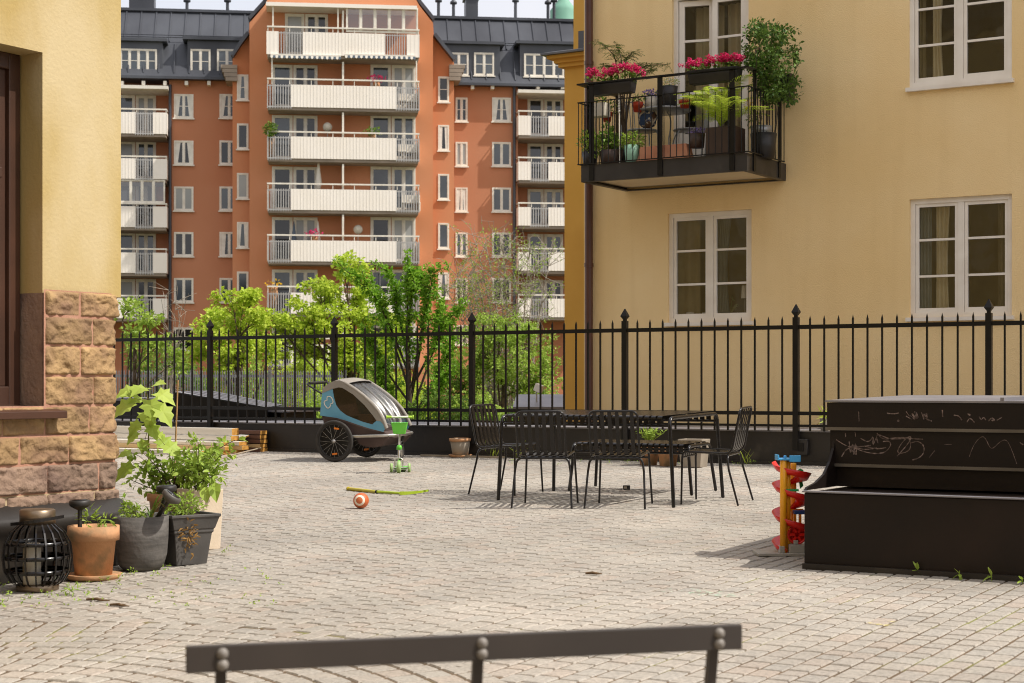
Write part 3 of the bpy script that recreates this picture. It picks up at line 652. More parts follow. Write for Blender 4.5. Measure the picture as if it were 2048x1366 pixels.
foliage(t, 'foliage', LM['yellow'], [((-.12,-.1,.66),(.05,.05,.04),26,.05,.02,1)], 42); foliage(t, 'stem_leaves', LM['mid'], [((-.08,-.05,.5),(.08,.08,.15),60,.07,.015)], 43, (0,0,.37))
p = bp(420, 1000, 18.9); t = potted('potted_shrub', (p.x, 18.95, FL), .13, .1, .26, M['plastic_black'], 'feathery shrub with arching dark branches behind the left flower box', 'plant')
g = MB(); s = MB(); rnd = random.Random(45)
for pts in ([(420,700),(400,420),(330,330),(250,280)],[(420,700),(430,430),(400,340),(380,300)],[(420,700),(440,430),(470,370),(515,350)],[(430,700),(470,520),(600,430),(740,445)],[(430,700),(480,540),(590,480),(650,480)],[(430,700),(420,500),(340,440),(290,450)],[(430,700),(460,500),(520,440),(600,440)]):
    w = [bp(a, b, 18.9+rnd.uniform(-.1,.15))-t.location for a, b in pts]; w[0] = Vector((0,0,.24))
    path = bez(w[0], w[1], (w[1]+w[2])/2, 6)+bez((w[1]+w[2])/2, w[2], w[3], 8)[1:]; s.tube(path, [.008*(1-i/len(path))+.002 for i in range(len(path))], 5)
    for i in range(5, len(path)):
        for _ in range(5):
            d = rdir(rnd); d.z = d.z*.5-.1; pth = bez(path[i], path[i]+d*.06, path[i]+d*.11+Vector((0,0,-.02)), 5)
            for q in pth[1:]:
                sd = d.cross(Vector((0,0,1))).normalized()
                for sg in (-1, 1): g.leaf(q, sd*sg+d*.5, (0,0,1), .032, .012, .1, .1, 0)
g.build('foliage', LM['dark'], t); s.build('branch', M['trunk'], t)
p = bp(405, 1000, 18.55); t = empty('cane', (p.x, 18.56, FL), 0, 'thin pale cane with a knotted white rope standing in the left pots', 'garden cane')
g = MB(); g.tube([(0,0,0),(-.01,0,bp(400,600,18.56).z-FL)], .006, 6); g.build('rod', M['white_paint'], t)
g = MB()
for k in range(5): g.ball((rnd.uniform(-.01,.01), -.005, bp(400,690+k*18,18.56).z-FL), .02, 8, 5, (1,.8,.9))
g.build('rope', M['curtain_white'], t)
p = bp(585, 890, 18.85); t = empty('cushion', (p.x, 18.9, FL+.47), 0, 'crumpled blue and brown patterned cushion by the white barred chair', 'cushion')
g = MB(); g.ball((0,0,.13), .13, 18, 12, (.95,.6,1), .09); g.build('cover', mat('patterned_cloth', C('#2d3f5e'), C('#c9c0b0'), 9, .9, contrast=(.48,.52), c3=C('#5a3f2a'), s3=7, m3=(.5,.55)), t)
# ---------------------------------------------------------------- things inside the lower window
for px, lab, r, hh in ((1383,'branching houseplant in a white pot inside the lower left window',.065,.1),(1414,'small houseplant in a white pot beside the branching one inside the window',.06,.09),(1462,'leafy houseplant with looped stems inside the right window half',.06,.06)):
    q = yp(px, 645, FACY+.2); t = empty('houseplant', (q.x, FACY+.19, 1.835), 0, lab, 'houseplant', 'houseplants on the window sill')
    m_ = MB(); potmesh(m_, r, r*.8, hh); m_.build('pot', M['pot_white'], t); m_ = MB(); rq = random.Random(px)
    for k in range(5): tip = Vector((rq.gauss(0,.06), rq.gauss(0,.03), hh+rq.uniform(.08,.2))); m_.tube(bez((0,0,hh-.03), (tip.x*.2,0,tip.z*.7), tip, 5), .004, 5); [m_.leaf(tip, rdir(rq,.4), rdir(rq,1), .05, .02) for _ in range(3)]
    m_.build('foliage', M['houseplant'], t)
q = yp(1490, 640, FACY+.22); t = empty('table_lamp', (q.x, FACY+.22, 1.835), 0, 'white shaded lamp on a thin stand inside the right window half', 'lamp'); m_ = MB(); m_.tube([(0,0,0),(0,0,.3)], .005, 6); m_.lathe([(1e-7,0),(.05,0),(.05,.01),(1e-7,.012)]); m_.build('stand', M['steel'], t); m_ = MB(); m_.lathe([(.05,.26),(.04,.42)], n=20); m_.build('lamp_shade', M['pot_white'], t)
# ---------------------------------------------------------------- the red apartment building far behind; local x along its front, -y towards us
RA = math.atan(.12); RDIST = 92.
rp0 = at(681, 770, RDIST); rux = Vector((RT[0], RT[1], 0))*math.cos(RA)+Vector((FW[0], FW[1], 0))*math.sin(RA); rrot = math.atan2(rux.y, rux.x)
red = empty('apartment_building', (rp0.x, rp0.y, 0), rrot, 'terracotta red apartment building with white balconies and a dark mansard roof', 'apartment building')
rM = Matrix.Translation((rp0.x, rp0.y, 0)) @ Matrix.Rotation(rrot, 4, 'Z'); rMi = rM.inverted()
rC = rMi @ CAMP
def rp(px, py, y=0.):
    """pixel to the building's own (x, z) on the plane y"""
    d = (rMi.to_3x3() @ ray(px, py)); t = (y-rC.y)/d.y; q = rC+d*t; return q.x, q.z
M['redwall'] = mat('redwall', C('#b87b5a'), C('#bf8362'), .25, .9, 0, .004, 14, detail=8, c3=C('#b46e48'), s3=.12, m3=(.45,.7))
M['redwall2'] = mat('redwall_gable', C('#c5845e'), C('#cb8c66'), .25, .9, 0, .004, 14, detail=8, c3=C('#c2784b'), s3=.12, m3=(.45,.7))
M['mansard'] = mat('mansard', C('#3d3f45'), C('#53565c'), .35, .45, .3, .004, 3, stretch=(1,1,.4))
M['panel_white'] = mat('panel_white', C('#efe7db'), C('#f3ece2'), .6, .55)
M['slab'] = mat('slab', C('#8a7d70'), C('#9b8d7f'), 1, .9)
M['rail_grey'] = mat('rail_grey', C('#a8a6a2'), C('#b8b6b2'), 2, .4, .4)
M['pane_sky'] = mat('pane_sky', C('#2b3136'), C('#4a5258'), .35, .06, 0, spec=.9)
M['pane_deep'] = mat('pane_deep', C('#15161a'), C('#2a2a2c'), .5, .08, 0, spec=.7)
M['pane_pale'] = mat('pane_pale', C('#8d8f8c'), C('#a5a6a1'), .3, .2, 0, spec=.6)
rr = random.Random(17)
def rwindow(parent, px0, px1, py0, py1, y, cols=2, rows=1, fw=.07, pane=None, sill=True, name='window'):
    x0, z1 = rp(px0, py0, y); x1, z0 = rp(px1, py1, y)
    g = MB(); ps = framebars(g, x0, x1, z0, z1, y-.03, cols, rows, fw*1.15, .06, .09, .03)
    if sill: g.box((x0-.06,y-.14,z0-.07), (x1+.06,y-.045,z0))
    w = g.build(name, M['white_paint'], parent)
    p = MB(); p.add([(x0+.02,y-.012,z0+.02),(x1-.02,y-.012,z0+.02),(x1-.02,y-.012,z1-.02),(x0+.02,y-.012,z1-.02)], [(0,1,2,3)])
    p.build('pane', pane or rr.choice([M['pane_sky'], M['pane_sky'], M['pane_deep'], M['pane_sky'], M['pane_deep'], M['pane_pale']]), w)
    if rr.random() < .22:
        for s in (-1, 1):
            c = MB(); a = x0+.1 if s < 0 else x1-.1; c.add([(a,y-.018,z0+.12),(a-s*.2*(x1-x0)*rr.uniform(.5,1),y-.018,z0+.12),(a-s*.24*(x1-x0),y-.018,z1-.1),(a,y-.018,z1-.1)], [(0,1,2,3) if s < 0 else (3,2,1,0)]); c.build('curtain', M['curtain_white'], w)
    return w
# volumes: two wings set back, the gabled middle in front
YW, YB, YC = 2.6, .9, 0.
xl, _ = rp(-260, 700, YW); xr, _ = rp(1420, 700, YW)
ze_l = rp(350, 163, YW)[1]; ze_r = rp(1000, 172, YW)[1]; zeave = (ze_l+ze_r)/2
gx0, gx1 = rp(465, 300, YB)[0], rp(908, 300, YB)[0]; cx0, cx1 = rp(499, 300, YC)[0], rp(866, 300, YC)[0]
# balcony columns in the wings are recesses
Lb = (rp(150, 300, YW)[0], rp(338, 300, YW)[0]); Rb = (rp(1036, 300, YW)[0], rp(1245, 300, YW)[0])
REC = 1.3; zg = -2.5
w = MB()
def slabwall(x0, x1, z0, z1, y0, y1): w.box((x0,y0,z0), (x1,y1,z1))
slabwall(xl, Lb[0], zg, zeave, YW, YW+9); slabwall(Lb[0], Lb[1], zg, zeave, YW+REC, YW+9); slabwall(Lb[1], gx0+.5, zg, zeave, YW, YW+9)
slabwall(gx1-.5, Rb[0], zg, zeave, YW, YW+9); slabwall(Rb[0], Rb[1], zg, zeave, YW+REC, YW+9); slabwall(Rb[1], xr, zg, zeave, YW, YW+9)
w.build('wall', M['redwall'], red)
g = MB()
gpts = [rp(*p, YB) for p in ((465,160),(465,118),(482,92),(497,72),(499,44),(530,10),(545,-25))]; gptr = [rp(*p, YB) for p in ((820,-25),(838,10),(866,45),(868,75),(886,98),(908,125),(908,165))]
poly = [(gx0, zg), (gx1, zg)]+[(x, z) for x, z in gptr[::-1]]+[(x, z) for x, z in gpts[::-1]]
g.prism(poly, YB, YW+6, lambda u, v, a: (u, a, v))
poly2 = [(cx0, zg), (cx1, zg)]+[rp(866, 46, YC), rp(838, 10, YC), rp(820, -25, YC), rp(545, -25, YC), rp(530, 10, YC), rp(499, 46, YC)]
g.prism(poly2, YC, YB, lambda u, v, a: (u, a, v)); g.build('gable', M['redwall2'], red)
# dark metal edge of the gable
g = MB()
for pts, y in ((gpts, YB), (gptr, YB)):
    g = MB(); P = [Vector((x, (y-.25), z+.1)) for x, z in pts]
    for a, b in zip(P, P[1:]): g.beam(a+Vector((0,2.,0)), b+Vector((0,2.,0)), 4.6, .18, up=(0,0,1)) if abs((b-a).x) > .3 else None
    g.build('gable_flashing', M['mansard'], red)
for pxs, s in ((458, -1), (914, 1)):
    x, z = rp(pxs, 128, YB); g = MB()
    for k in range(4): q = .12+.14*k; g.box((min(x-s*.45, x+s*(.1+q*.6)), YB-.3, z-.95+k*.22), (max(x-s*.45, x+s*(.1+q*.6)), YB+1.4, z-.75+k*.22))
    g.build('cornice', M['slab'], red)
# mansard roof over the wings, standing seams, snow rails
zt1 = rp(350, 20, YW+2.2)[1]; zk = rp(350, 85, YW+.9)[1]
prof = [(YW-.5,zeave),(YW-.5,zeave+.12),(YW+.2,zeave+.9),(YW+.75,zk-.1),(YW+.9,zk),(YW+2.6,zt1),(YW+6,zt1+.6),(YW+9,zeave)]
g = MB(); g.prism(prof, xl, xr, lambda u, v, a: (a, u, v))
def seam(x, a, b): g.beam((x,a[0],a[1]+.03), (x,b[0],b[1]+.03), .05, .1, up=(0,-1,.3))
x = xl+.2
while x < xr:
    seam(x, (YW+.9,zk), (YW+2.6,zt1)); seam(x+.35, (YW-.3,zeave+.3), (YW+.75,zk-.1)); x += .82
g.beam((xl,YW+2.5,zt1+.05), (xr,YW+2.5,zt1+.05), .15, .15)
for z, y in ((zk+.25,YW+.75),(zk+.38,YW+.78)): g.tube([(xl,y,z),(xr,y,z)], .03, 5)
roof = g.build('roof', M['mansard'], red)
g = MB(); g.box((xl,YW-.62,zeave-.02),(xr,YW-.5,zeave+.12)); g.build('gutter', M['mansard'], red)
for a, b, wins in ((150,325,((180,236,97,146),(240,314,97,146))), (375,492,((381,421,98,148),(434,474,98,148))), (888,1000,((898,937,105,152),(948,988,105,152))), (1040,1180,((1048,1128,107,155),(1132,1172,107,155)))):
    y = YW-.05; x0, z1 = rp(a, 80 if a < 600 else 88, y); x1, z0 = rp(b, 153 if a < 600 else 160, y)
    g = MB(); g.box((x0,y,z0),(x1,y+2.6,z1)); g.box((x0-.25,y-.25,z1),(x1+.25,y+2.8,z1+.16)); dm = g.build('dormer', M['mansard'], red)
    for q in wins: rwindow(dm, *q, y-.02, 4 if q[1]-q[0] > 60 else 2, 2, .07, M['pane_sky'])
for px0, px1, py in ((258,308,-26),(932,956,-4)):
    y = YW+4; x0, z1 = rp(px0, py, y); x1, _ = rp(px1, py, y); g = MB(); g.box((x0,y,zt1),(x1,y+1.2,z1)); g.box((x0-.1,y-.1,z1),(x1+.1,y+1.3,z1+.12)); g.build('chimney', M['mansard'], red)
for px in (374,455,877,907,1031,1096,1108):
    y = YW+3.4; x, z = rp(px, 4 if px not in (907,1096) else 8, y); g = MB(); g.tube([(x,y,zt1),(x,y,z)], .09, 8); g.lathe([(1e-7,0),(.2,0),(.2,.12),(1e-7,.3)], (x,y,z), 10); g.build('vent_pipe', M['mansard'], red)
# wing windows
for px0, px1, rows_ in ((76,112,(188,281,373,464,556)), (-20,18,(188,281,373,464,556)), (-110,-72,(188,281,373,464,556)), (348,387,(188,281,373,464,556,655)), (439,464.5,(188,281,373,464,556)), (911,935,(195,284,375,465,556)), (984,1022,(195,284,375,465,556))):
    for k, py in enumerate(rows_):
        if py == 655: rwindow(red, px0, px1, py, py+46, YW, 2, 1)
        else: rwindow(red, px0, px1 if px1 != 464.5 else 478, py, py+49, YW, 2, 2 if k == 0 else 1)
for pxa, pxb, rows_ in ((474,497,(149,247,346,444,543)), (876,898,(153,250,348,446,545))):
    for py in rows_: rwindow(red, pxa, pxb, py, py+52, YB, 1, 2 if py < 160 else 1)
for px in (340.5, 1028): x, z = rp(px, 170, YW); g = MB(); g.tube([(x,YW-.12,zg),(x,YW-.12,z)], .085, 8); g.build('downpipe', M['mansard'], red)
for px in (244,287,330,373,418,460,945,985,1076,1125): x, z = rp(px, 166 if px < 600 else 174, YW-.4); g = MB(); g.box((x-.09,YW-.5,z-.12),(x+.09,YW,z+.1)); g.build('bracket', M['white_paint'], red)
# balconies
def ribs(g, x0, x1, z0, z1, y, step=.17):
    g.box((x0,y,z0),(x1,y+.03,z1)); n = max(1, int((x1-x0)/step))
    for i in range(n+1): x = x0+(x1-x0)*i/n; g.box((max(x0,x-.02),y-.009,z0+.01),(min(x1,x+.02),y-.001,z1-.01))
def bars(g, x0, x1, z0, z1, y, step=.13):
    n = max(2, int((x1-x0)/step))
    for i in range(n+1): x = x0+(x1-x0)*i/n; g.box((x-.028,y,z0),(x+.028,y+.025,z1))
    g.box((x0,y-.005,z0+.06),(x1,y-.001,z0+.12)); g.box((x0,y-.005,z1-.1),(x1,y-.001,z1-.05))
def balcony(px0, px1, pyr, pyp0, pyp1, y0, y1, solid, open_, back=None):
    """slab, ribbed panels, barred bays and hand rail; px/py measured on the front plane y0"""
    x0, zr = rp(px0, pyr, y0); x1, _ = rp(px1, pyr, y0); z1 = rp(px0, pyp0, y0)[1]; z0 = rp(px0, pyp1, y0)[1]
    g = MB(); g.box((x0+.06,y0+.06,z0-.16),(x1-.06,y1,z0+.06)); bl = g.build('balcony', M['slab'], red)
    for a, b in solid: g = MB(); ribs(g, rp(a, 0, y0)[0], rp(b, 0, y0)[0], z0, z1, y0); g.build('panel', M['panel_white'], bl)
    for a in (x0, x1-.03): g = MB(); g.box((a,y0+.035,z0),(a+.03,y1,z1)); g.build('side_panel', M['panel_white'], bl)
    for a, b in open_: g = MB(); bars(g, rp(a, 0, y0)[0], rp(b, 0, y0)[0], z0-.08, z1, y0+.005); g.build('bars', M['rail_grey'], bl)
    g = MB(); g.box((x0,y0-.02,zr-.03),(x1,y0+.06,zr+.05)); n = 7 if x1-x0 > 5 else 3
    for i in range(n+1): x = x0+.05+(x1-x0-.1)*i/n; g.box((x-.02,y0,z1),(x+.02,y0+.04,zr))
    for x in (x0, x1-.05): g.box((x,y0+.06,zr-.02),(x+.05,y1,zr+.03))
    g.build('hand_rail', M['white_paint'], bl)
    return bl, (x0, x1, z0, z1, zr)
def doors(parent, px0, px1, py0, py1, y, pane=None):
    x0, z1 = rp(px0, py0, y); x1, _ = rp(px1, py0, y); z0 = rp(px0, py1, y)[1]; m = x0+(x1-x0)*.46
    for a, b, c in ((x0, m-.02, 1), (m+.02, x1, 2)):
        g = MB(); framebars(g, a, b, z0, z1, y-.03, c, 1, .11, .06, .08, .05); d = g.build('balcony_door', M['white_paint'], parent)
        p = MB(); p.add([(a+.02,y+.01,z0),(b-.02,y+.01,z0),(b-.02,y+.01,z1-.02),(a+.02,y+.01,z1-.02)], [(0,1,2,3)]); p.build('pane', pane or rr.choice([M['pane_sky'], M['pane_sky'], M['pane_deep'], M['pane_pale']]), d)
YF = YC-1.5; balcs = []
rows_ = ((53,62,108,[(533,557),(606,770),(814,839)],[(557,606),(770,814)],25),(157,168,213,[(582,793)],[(535,582),(793,838)],127),(263,272,316,[(582,793)],[(536,582),(793,838)],228),(367,377,419,[(582,793)],[(537,582),(793,838)],331),(470,480,522,[(582,793)],[(537,582),(793,838)],432),(573,585,627,[(582,793)],[(537,582),(793,838)],537),(677,689,731,[(582,793)],[(537,582),(793,838)],640))
for i, (pr, p0, p1, so, op, dt) in enumerate(rows_):
    bl, bx = balcony(534, 839, pr, p0, p1, YF, YC, so, op); balcs.append((bl, bx))
    dl = ((570,656),(1,1)) if i == 0 else ((544,635),(741,831))
    doors(red, *dl[0], dt+2, p1+2, YC-.02)
    if i: doors(red, *dl[1], dt+2, p1+2, YC-.02)
    x, z = rp(686, dt-2, YF+.3); g = MB(); g.box((x-.05,YF+.1,bx[2]+.06),(x+.05,YC,z)); g.build('divider', M['white_paint'], bl)
# glazed end of the top balcony, its roof, awnings on the second
x0, z0 = rp(692, 64, YF+.05); x1, z1 = rp(836, 16, YF+.05); g = MB(); framebars(g, x0, x1, z0, z1, YF+.05, 5, 1, .07, .07, .06, .03); gl = g.build('balcony_glazing', M['white_paint'], red)
p = MB(); p.add([(x0,YF+.09,z0),(x1,YF+.09,z0),(x1,YF+.09,z1),(x0,YF+.09,z1)], [(0,1,2,3)]); p.build('pane', glassmat('glazing', (.8,.82,.82,1), .3), gl)
x0, z0 = rp(532, 11, YF-.1); x1, _ = rp(834, 8, YF-.1); g = MB(); g.box((x0,YF-.1,z0),(x1,YC+.1,z0+.2)); g.build('balcony_roof', M['panel_white'], red)
for px in (546, 676, 834): x, za = rp(px, 57, YF+.1); g = MB(); g.box((x-.04,YF+.06,balcs[0][1][3]),(x+.04,YF+.14,z0)); g.build('balcony_post', M['white_paint'], red)
M['awning'] = mat('awning', C('#e4ded2'), C('#d8d2c6'), 3, .9)
M['awning_blue'] = mat('awning_stripe', C('#4e5a66'), C('#5d6a76'), 3, .9)
for a, b in ((541,682),(690,831)):
    x0, z1 = rp(a, 109, YF-.12); x1, z0 = rp(b, 117, YF-.12); g = MB(); n = 28
    g.box((x0,YF-.14,z1-.04),(x1,YC-.1,z1+.04))
    for i in range(n):
        u0 = x0+(x1-x0)*i/n; u1 = x0+(x1-x0)*(i+1)/n; g.cur = i % 2; g.add([(u0,YF-.15,z1-.04),(u1,YF-.15,z1-.04),(u1,YF-.17,z0-.02),((u0+u1)/2,YF-.18,z0-.08),(u0,YF-.17,z0-.02)], [(0,4,3,2,1)])
    g.build('awning', [M['awning'], M['awning_blue']], red)
    for px in ((544,) if a < 600 else (833,)): x, za = rp(px, 160, YF+.1); g = MB(); g.box((x-.035,YF+.06,balcs[1][1][3]),(x+.035,YF+.13,z1)); g.build('balcony_post', M['white_paint'], red)
# wing balconies
Wl = ((216,222,265,190),(311,315,356,282),(406,411,453,362),(497,504,545,465),(591,596,636,558))
for i, (pr, p0, p1, dt) in enumerate(Wl):
    bl, bx = balcony(152, 334, pr, p0, p1, YW-.9, YW+REC, [(152,230),(230,271),(306,334)] if 0 else [(200,271),(306,334)], [(152,200),(271,306)]); doors(red, 236, 312, dt, p1+2, YW+REC-.02)
Wr = ((222,231,270,196),(315,323,360,287),(406,414,451,378),(497,504,541,468),(590,597,634,560))
for i, (pr, p0, p1, dt) in enumerate(Wr):
    bl, bx = balcony(1036, 1215, pr, p0, p1, YW-.9, YW+REC, [(1037,1062),(1097,1135),(1170,1215)], [(1062,1097),(1135,1170)]); doors(red, 1055, 1126, dt, p1+2, YW+REC-.02)
x0, z0 = rp(236, 173, YW-.8); x1, _ = rp(336, 173, YW-.8); g = MB(); g.box((x0,YW-.9,z0-.1),(x1,YW+REC,z0+.08)); g.build('awning', M['awning'], red)
x0, z0 = rp(1036, 182, YW-.8); x1, _ = rp(1215, 182, YW-.8); g = MB(); g.box((x0,YW-.9,z0-.1),(x1,YW+REC,z0+.08)); g.build('awning', M['awning'], red)
x0, z0 = rp(238, 405, YW-.85); x1, z1 = rp(330, 360, YW-.85); g = MB(); framebars(g, x0, x1, z0, z1, YW-.85, 4, 1, .06, .06, .05, .03); gl = g.build('balcony_glazing', M['white_paint'], red)
p = MB(); p.add([(x0,YW-.82,z0),(x1,YW-.82,z0),(x1,YW-.82,z1),(x0,YW-.82,z1)], [(0,1,2,3)]); p.build('pane', bpy.data.materials['glazing'], gl)
# ground floor: pale doors and windows behind the trees
for q in ((538,562,690,740),(742,836,652,700),(908,936,650,690),(985,1022,650,690)): rwindow(red, *q, YC-.02 if 500 < q[0] < 860 else YW, 2, 1)
# things standing on the balconies
def rthing(name, px, row, y, label, cat, group=None):
    x, z = rp(px, 0, y); bl, bx = balcs[row]; w_ = rM @ Vector((x, y, bx[2]+.065)); return empty(name, w_, rrot, label, cat, group)
for px, row, lab, mt, s in ((637,3,'closed cream parasol on a balcony under the string lights','white_paint',1.15),(588,4,'closed blue and white parasol left on a lower balcony','awning_blue',.9),(636,4,'closed pale parasol beside the balcony doors of a lower balcony','awning',.9)):
    t = rthing('parasol', px, row, YF+.7, lab, 'parasol', 'closed parasols on the far balconies'); g = MB(); g.lathe([(.02,0),(.025,.9),(.09,1.0),(.15,1.3),(.08,1.9),(.03,2.3),(.01,2.4)], n=12); g.v = [(x*s, y*s, z*s) for x, y, z in g.v]; g.build('canopy', M[mt], t); g = MB(); g.lathe([(.25,0),(.25,.06),(.03,.08)], n=14); g.build('base', M['slab'], t)
for px, row, lab, mt, n in ((541,2,'round green bush on the far balcony left corner','mid',260),(745,2,'low green plants along a far balcony rail','mid',90),(620,5,'green pot plant on the lowest far balcony','fresh',90),(753,1,'pink flower pots on the second far balcony','pink',90),(628,4,'magenta flowers on a far balcony rail','pink',60),(548,5,'orange pots on the lowest far balcony','yellow',40)):
    t = rthing('balcony_plant', px, row, YF+.3, lab, 'plant', None); h = balcs[row][1][4]-balcs[row][1][2]-.05
    rnd = random.Random(px); g = MB(); clump(g, (0,-.1 if px != 541 else -.25,h+.12), (.5 if px != 541 else .38,.2,.2 if px != 541 else .36), n, .14, .1, rnd, 0); g.build('foliage', LM[mt], t)
    g = MB(); potmesh(g, .2, .15, h); g.build('pot', M['terracotta'], t)
for px, row, lab in ((655,2,'pale standing fan on a far balcony'),(760,5,'white globe lamp hanging over the lowest far balcony'),(716,4,'glass globe lantern on a far balcony')):
    t = rthing('lamp', px, row, YF+.8, lab, 'lamp'); h = balcs[row][1][4]-balcs[row][1][2]+.35+(.9 if row == 5 else 0); g = MB(); g.tube([(0,0,0),(0,0,h)], .02, 6); g.build('stand', M['rail_grey'], t); g = MB(); g.ball((0,0,h), .25, 14, 9); g.build('globe', M['pot_white'], t)
for px, row, lab in ((815,1,'white chair behind the bars of the second far balcony'),(815,2,'white garden chair behind the bars of the third far balcony'),(822,3,'white bench behind the bars of the fourth far balcony')):
    t = rthing('garden_chair', px, row, YF+.6, lab, 'chair', 'chairs on the far balconies'); g = MB(); g.box((-.5,-.25,.4),(.5,.25,.46)); g.build('seat', M['white_paint'], t); g = MB(); g.box((-.5,.22,.46),(.5,.27,.9)); g.build('backrest', M['white_paint'], t)
    for sx in (-.46,.46):
        for sy in (-.2,.2): g = MB(); g.box((sx-.03,sy-.03,0),(sx+.03,sy+.03,.4)); g.build('leg', M['white_paint'], t)
t = empty('copper_spire', at(1127, 300, 150), rrot, 'green copper spire far behind the roof by the ochre house', 'spire'); g = MB(); zz = at(1127,22,150).z-at(1127,300,150).z; g.lathe([(1.2,-14),(1.2,zz),(.9,zz+.4),(.5,zz+.9),(.3,zz+1.6),(.02,zz+3)], n=12); g.build('spire', mat('copper_green', C('#7fae97'), C('#6a9a86'), .4, .7), t)
# ---------------------------------------------------------------- trees and shrubs beyond the fence
GZ = -1.3
M['twig'] = mat('twig', C('#8a8070'), C('#a1978a'), 10, .9)
M['bark_dark'] = mat('bark_dark', C('#3a3026'), C('#52463a'), 10, .9, 0, .01, 14)
def grow(s, a, b, r0, r1, bend, rnd, n=7):
    a = Vector(a); b = Vector(b); m = (a+b)/2+Vector((rnd.uniform(-bend,bend), rnd.uniform(-bend,bend), rnd.uniform(0,bend)))
    path = bez(a, m, b, n); s.tube(path, [r0+(r1-r0)*i/n for i in range(n+1)], 6, smooth=True); return path
def tree(name, base, d, clumps, label, mt, seed, L=.13, W=.1, dens=1., group='trees behind the fence', kind=0, barkm='trunk', r=.09, cat='tree'):
    """base pixel for the trunk, clumps as (px, py, rx px, ry px) at depth d: limbs reach every clump, leaf sprays fill it"""
    rnd = random.Random(seed); b = at(base[0], 770, d); b.z = GZ; t = empty(name, b, 0, label, cat, group)
    s = MB(); g = MB(); sc = d/FPX
    top = at(base[0], base[1], d)-b; path = grow(s, (0,0,0), top, r, r*.6, .12, rnd)
    for px, py, rx, ry in clumps:
        c = at(px, py, d+rnd.uniform(-.6,.6))-b; rx_, rz_ = rx*sc, ry*sc; ry_ = (rx_+rz_)/2*1.1
        st = path[min(7, 3+rnd.randrange(5))]; limb = grow(s, st, c-Vector((0,0,rz_*.3)), r*.4, r*.12, .25, rnd)
        sprays = max(5, int(rx_*ry_*rz_*26*dens)+5)
        for _ in range(sprays):
            dd = rdir(rnd); q = rnd.random()**.45; p = c+Vector((dd.x*rx_, dd.y*ry_, dd.z*rz_))*q
            grow(s, limb[rnd.randrange(4, 8)], p, r*.1, r*.03, .06, rnd, 3)
            clump(g, p, (.2,.2,.14), int(22*dens)+6, L, W, rnd, kind, .35, .6, .7)
    s.build('trunk', M[barkm], t); g.build('crown', mt, t); return t
tree('maple_tree', (700,700), 42, [(690,535,38,22),(720,545,30,22),(640,575,42,26),(690,590,55,34),(735,620,45,40),(620,628,55,34),(670,650,60,40),(560,645,42,24),(740,690,45,45),(700,720,60,45),(545,640,48,24),(590,655,42,28),(520,668,40,28),(650,600,34,24),(790,655,36,36),(600,700,50,40),(780,690,30,40)], 'yellow green maple with its crown before the lower balconies', LM['lime'], 1, .095, .085, 2.3)
tree('maple_tree', (470,700), 39, [(465,600,42,20),(500,592,16,14),(440,628,34,18),(480,640,45,24),(430,672,42,26),(500,690,40,30),(455,720,50,34),(395,700,30,26),(540,700,30,34),(420,650,36,22),(510,640,26,24)], 'yellow green maple tree left of the tall one, under the narrow windows', LM['lime'], 2, .095, .085, 2.3)
tree('young_tree', (270,700), 27, [(262,615,28,20),(300,640,28,22),(265,670,28,28),(310,690,26,24),(345,720,24,24),(270,725,34,24)], 'small light green tree beside the stone corner, behind the first fence bay', LM['fresh'], 3, .085, .055, 1.5, r=.05)
tree('leafy_tree', (1010,740), 46, [(1000,660,60,34),(1060,680,55,40),(960,690,50,40),(1020,730,75,45),(1090,740,40,45),(950,750,50,40),(1045,770,60,30),(900,740,45,45)], 'bushy mid green tree below the bare willow, left of the ochre wall', LM['fresh'], 4, .1, .06, 2.1)
# upright dark tree, leaves dressed close along its limbs
rnd = random.Random(8); d = 37; b = at(826, 770, d); b.z = GZ; t = empty('upright_tree', b, 0, 'dark green tree with upright fox tail limbs, in front of the lower balconies', 'tree', 'trees behind the fence')
s = MB(); g = MB()
limbs = [[(826,900),(818,760),(815,640),(814,528)],[(820,800),(835,700),(855,600),(870,535)],[(825,820),(860,720),(890,640),(930,606)],[(818,780),(790,690),(760,620),(742,560)],[(815,740),(775,640),(745,580),(700,548)],[(822,800),(850,650),(850,580),(838,545)],[(816,720),(800,640),(790,590),(780,545)],[(830,830),(880,740),(900,700),(905,650)],[(815,800),(770,740),(745,700),(725,660)],[(818,650),(822,600),(828,560),(826,550)],[(820,850),(860,800),(880,770),(900,745)],[(832,760),(870,690),(878,640),(882,606)],[(820,860),(780,800),(770,770),(750,740)]]
for i, pts in enumerate(limbs):
    dz = rnd.uniform(-.7,.7); w = [at(x, y, d+dz*(k/3))-b for k, (x, y) in enumerate(pts)]
    if i == 0: w[0].z = 0
    path = bez(w[0], w[1], (w[1]+w[2])/2, 9)+bez((w[1]+w[2])/2, w[2], w[3], 12)[1:]
    n = len(path)-1; r0 = .06 if i == 0 else .03; s.tube(path, [r0*(1-.85*k/n) for k in range(n+1)], 6)
    for k in range(5 if i else 8, n+1):
        q = path[k]; rad = .10*(1-.5*k/n)+.03
        clump(g, q, (rad,rad,.12), 26, .1, .06, rnd, 0, .5, .7, .9)
        if rnd.random() < .3:
            sd = rdir(rnd, .5); e = q+sd*rnd.uniform(.25,.45); s.tube([q, e], [.012,.005], 4)
            for m in (.5, 1): clump(g, q.lerp(e, m), (.08,.08,.1), 24, .09, .055, rnd, 0, .5, .7, .9)
s.build('trunk', M['bark_dark'], t); g.build('crown', LM['green'], t)
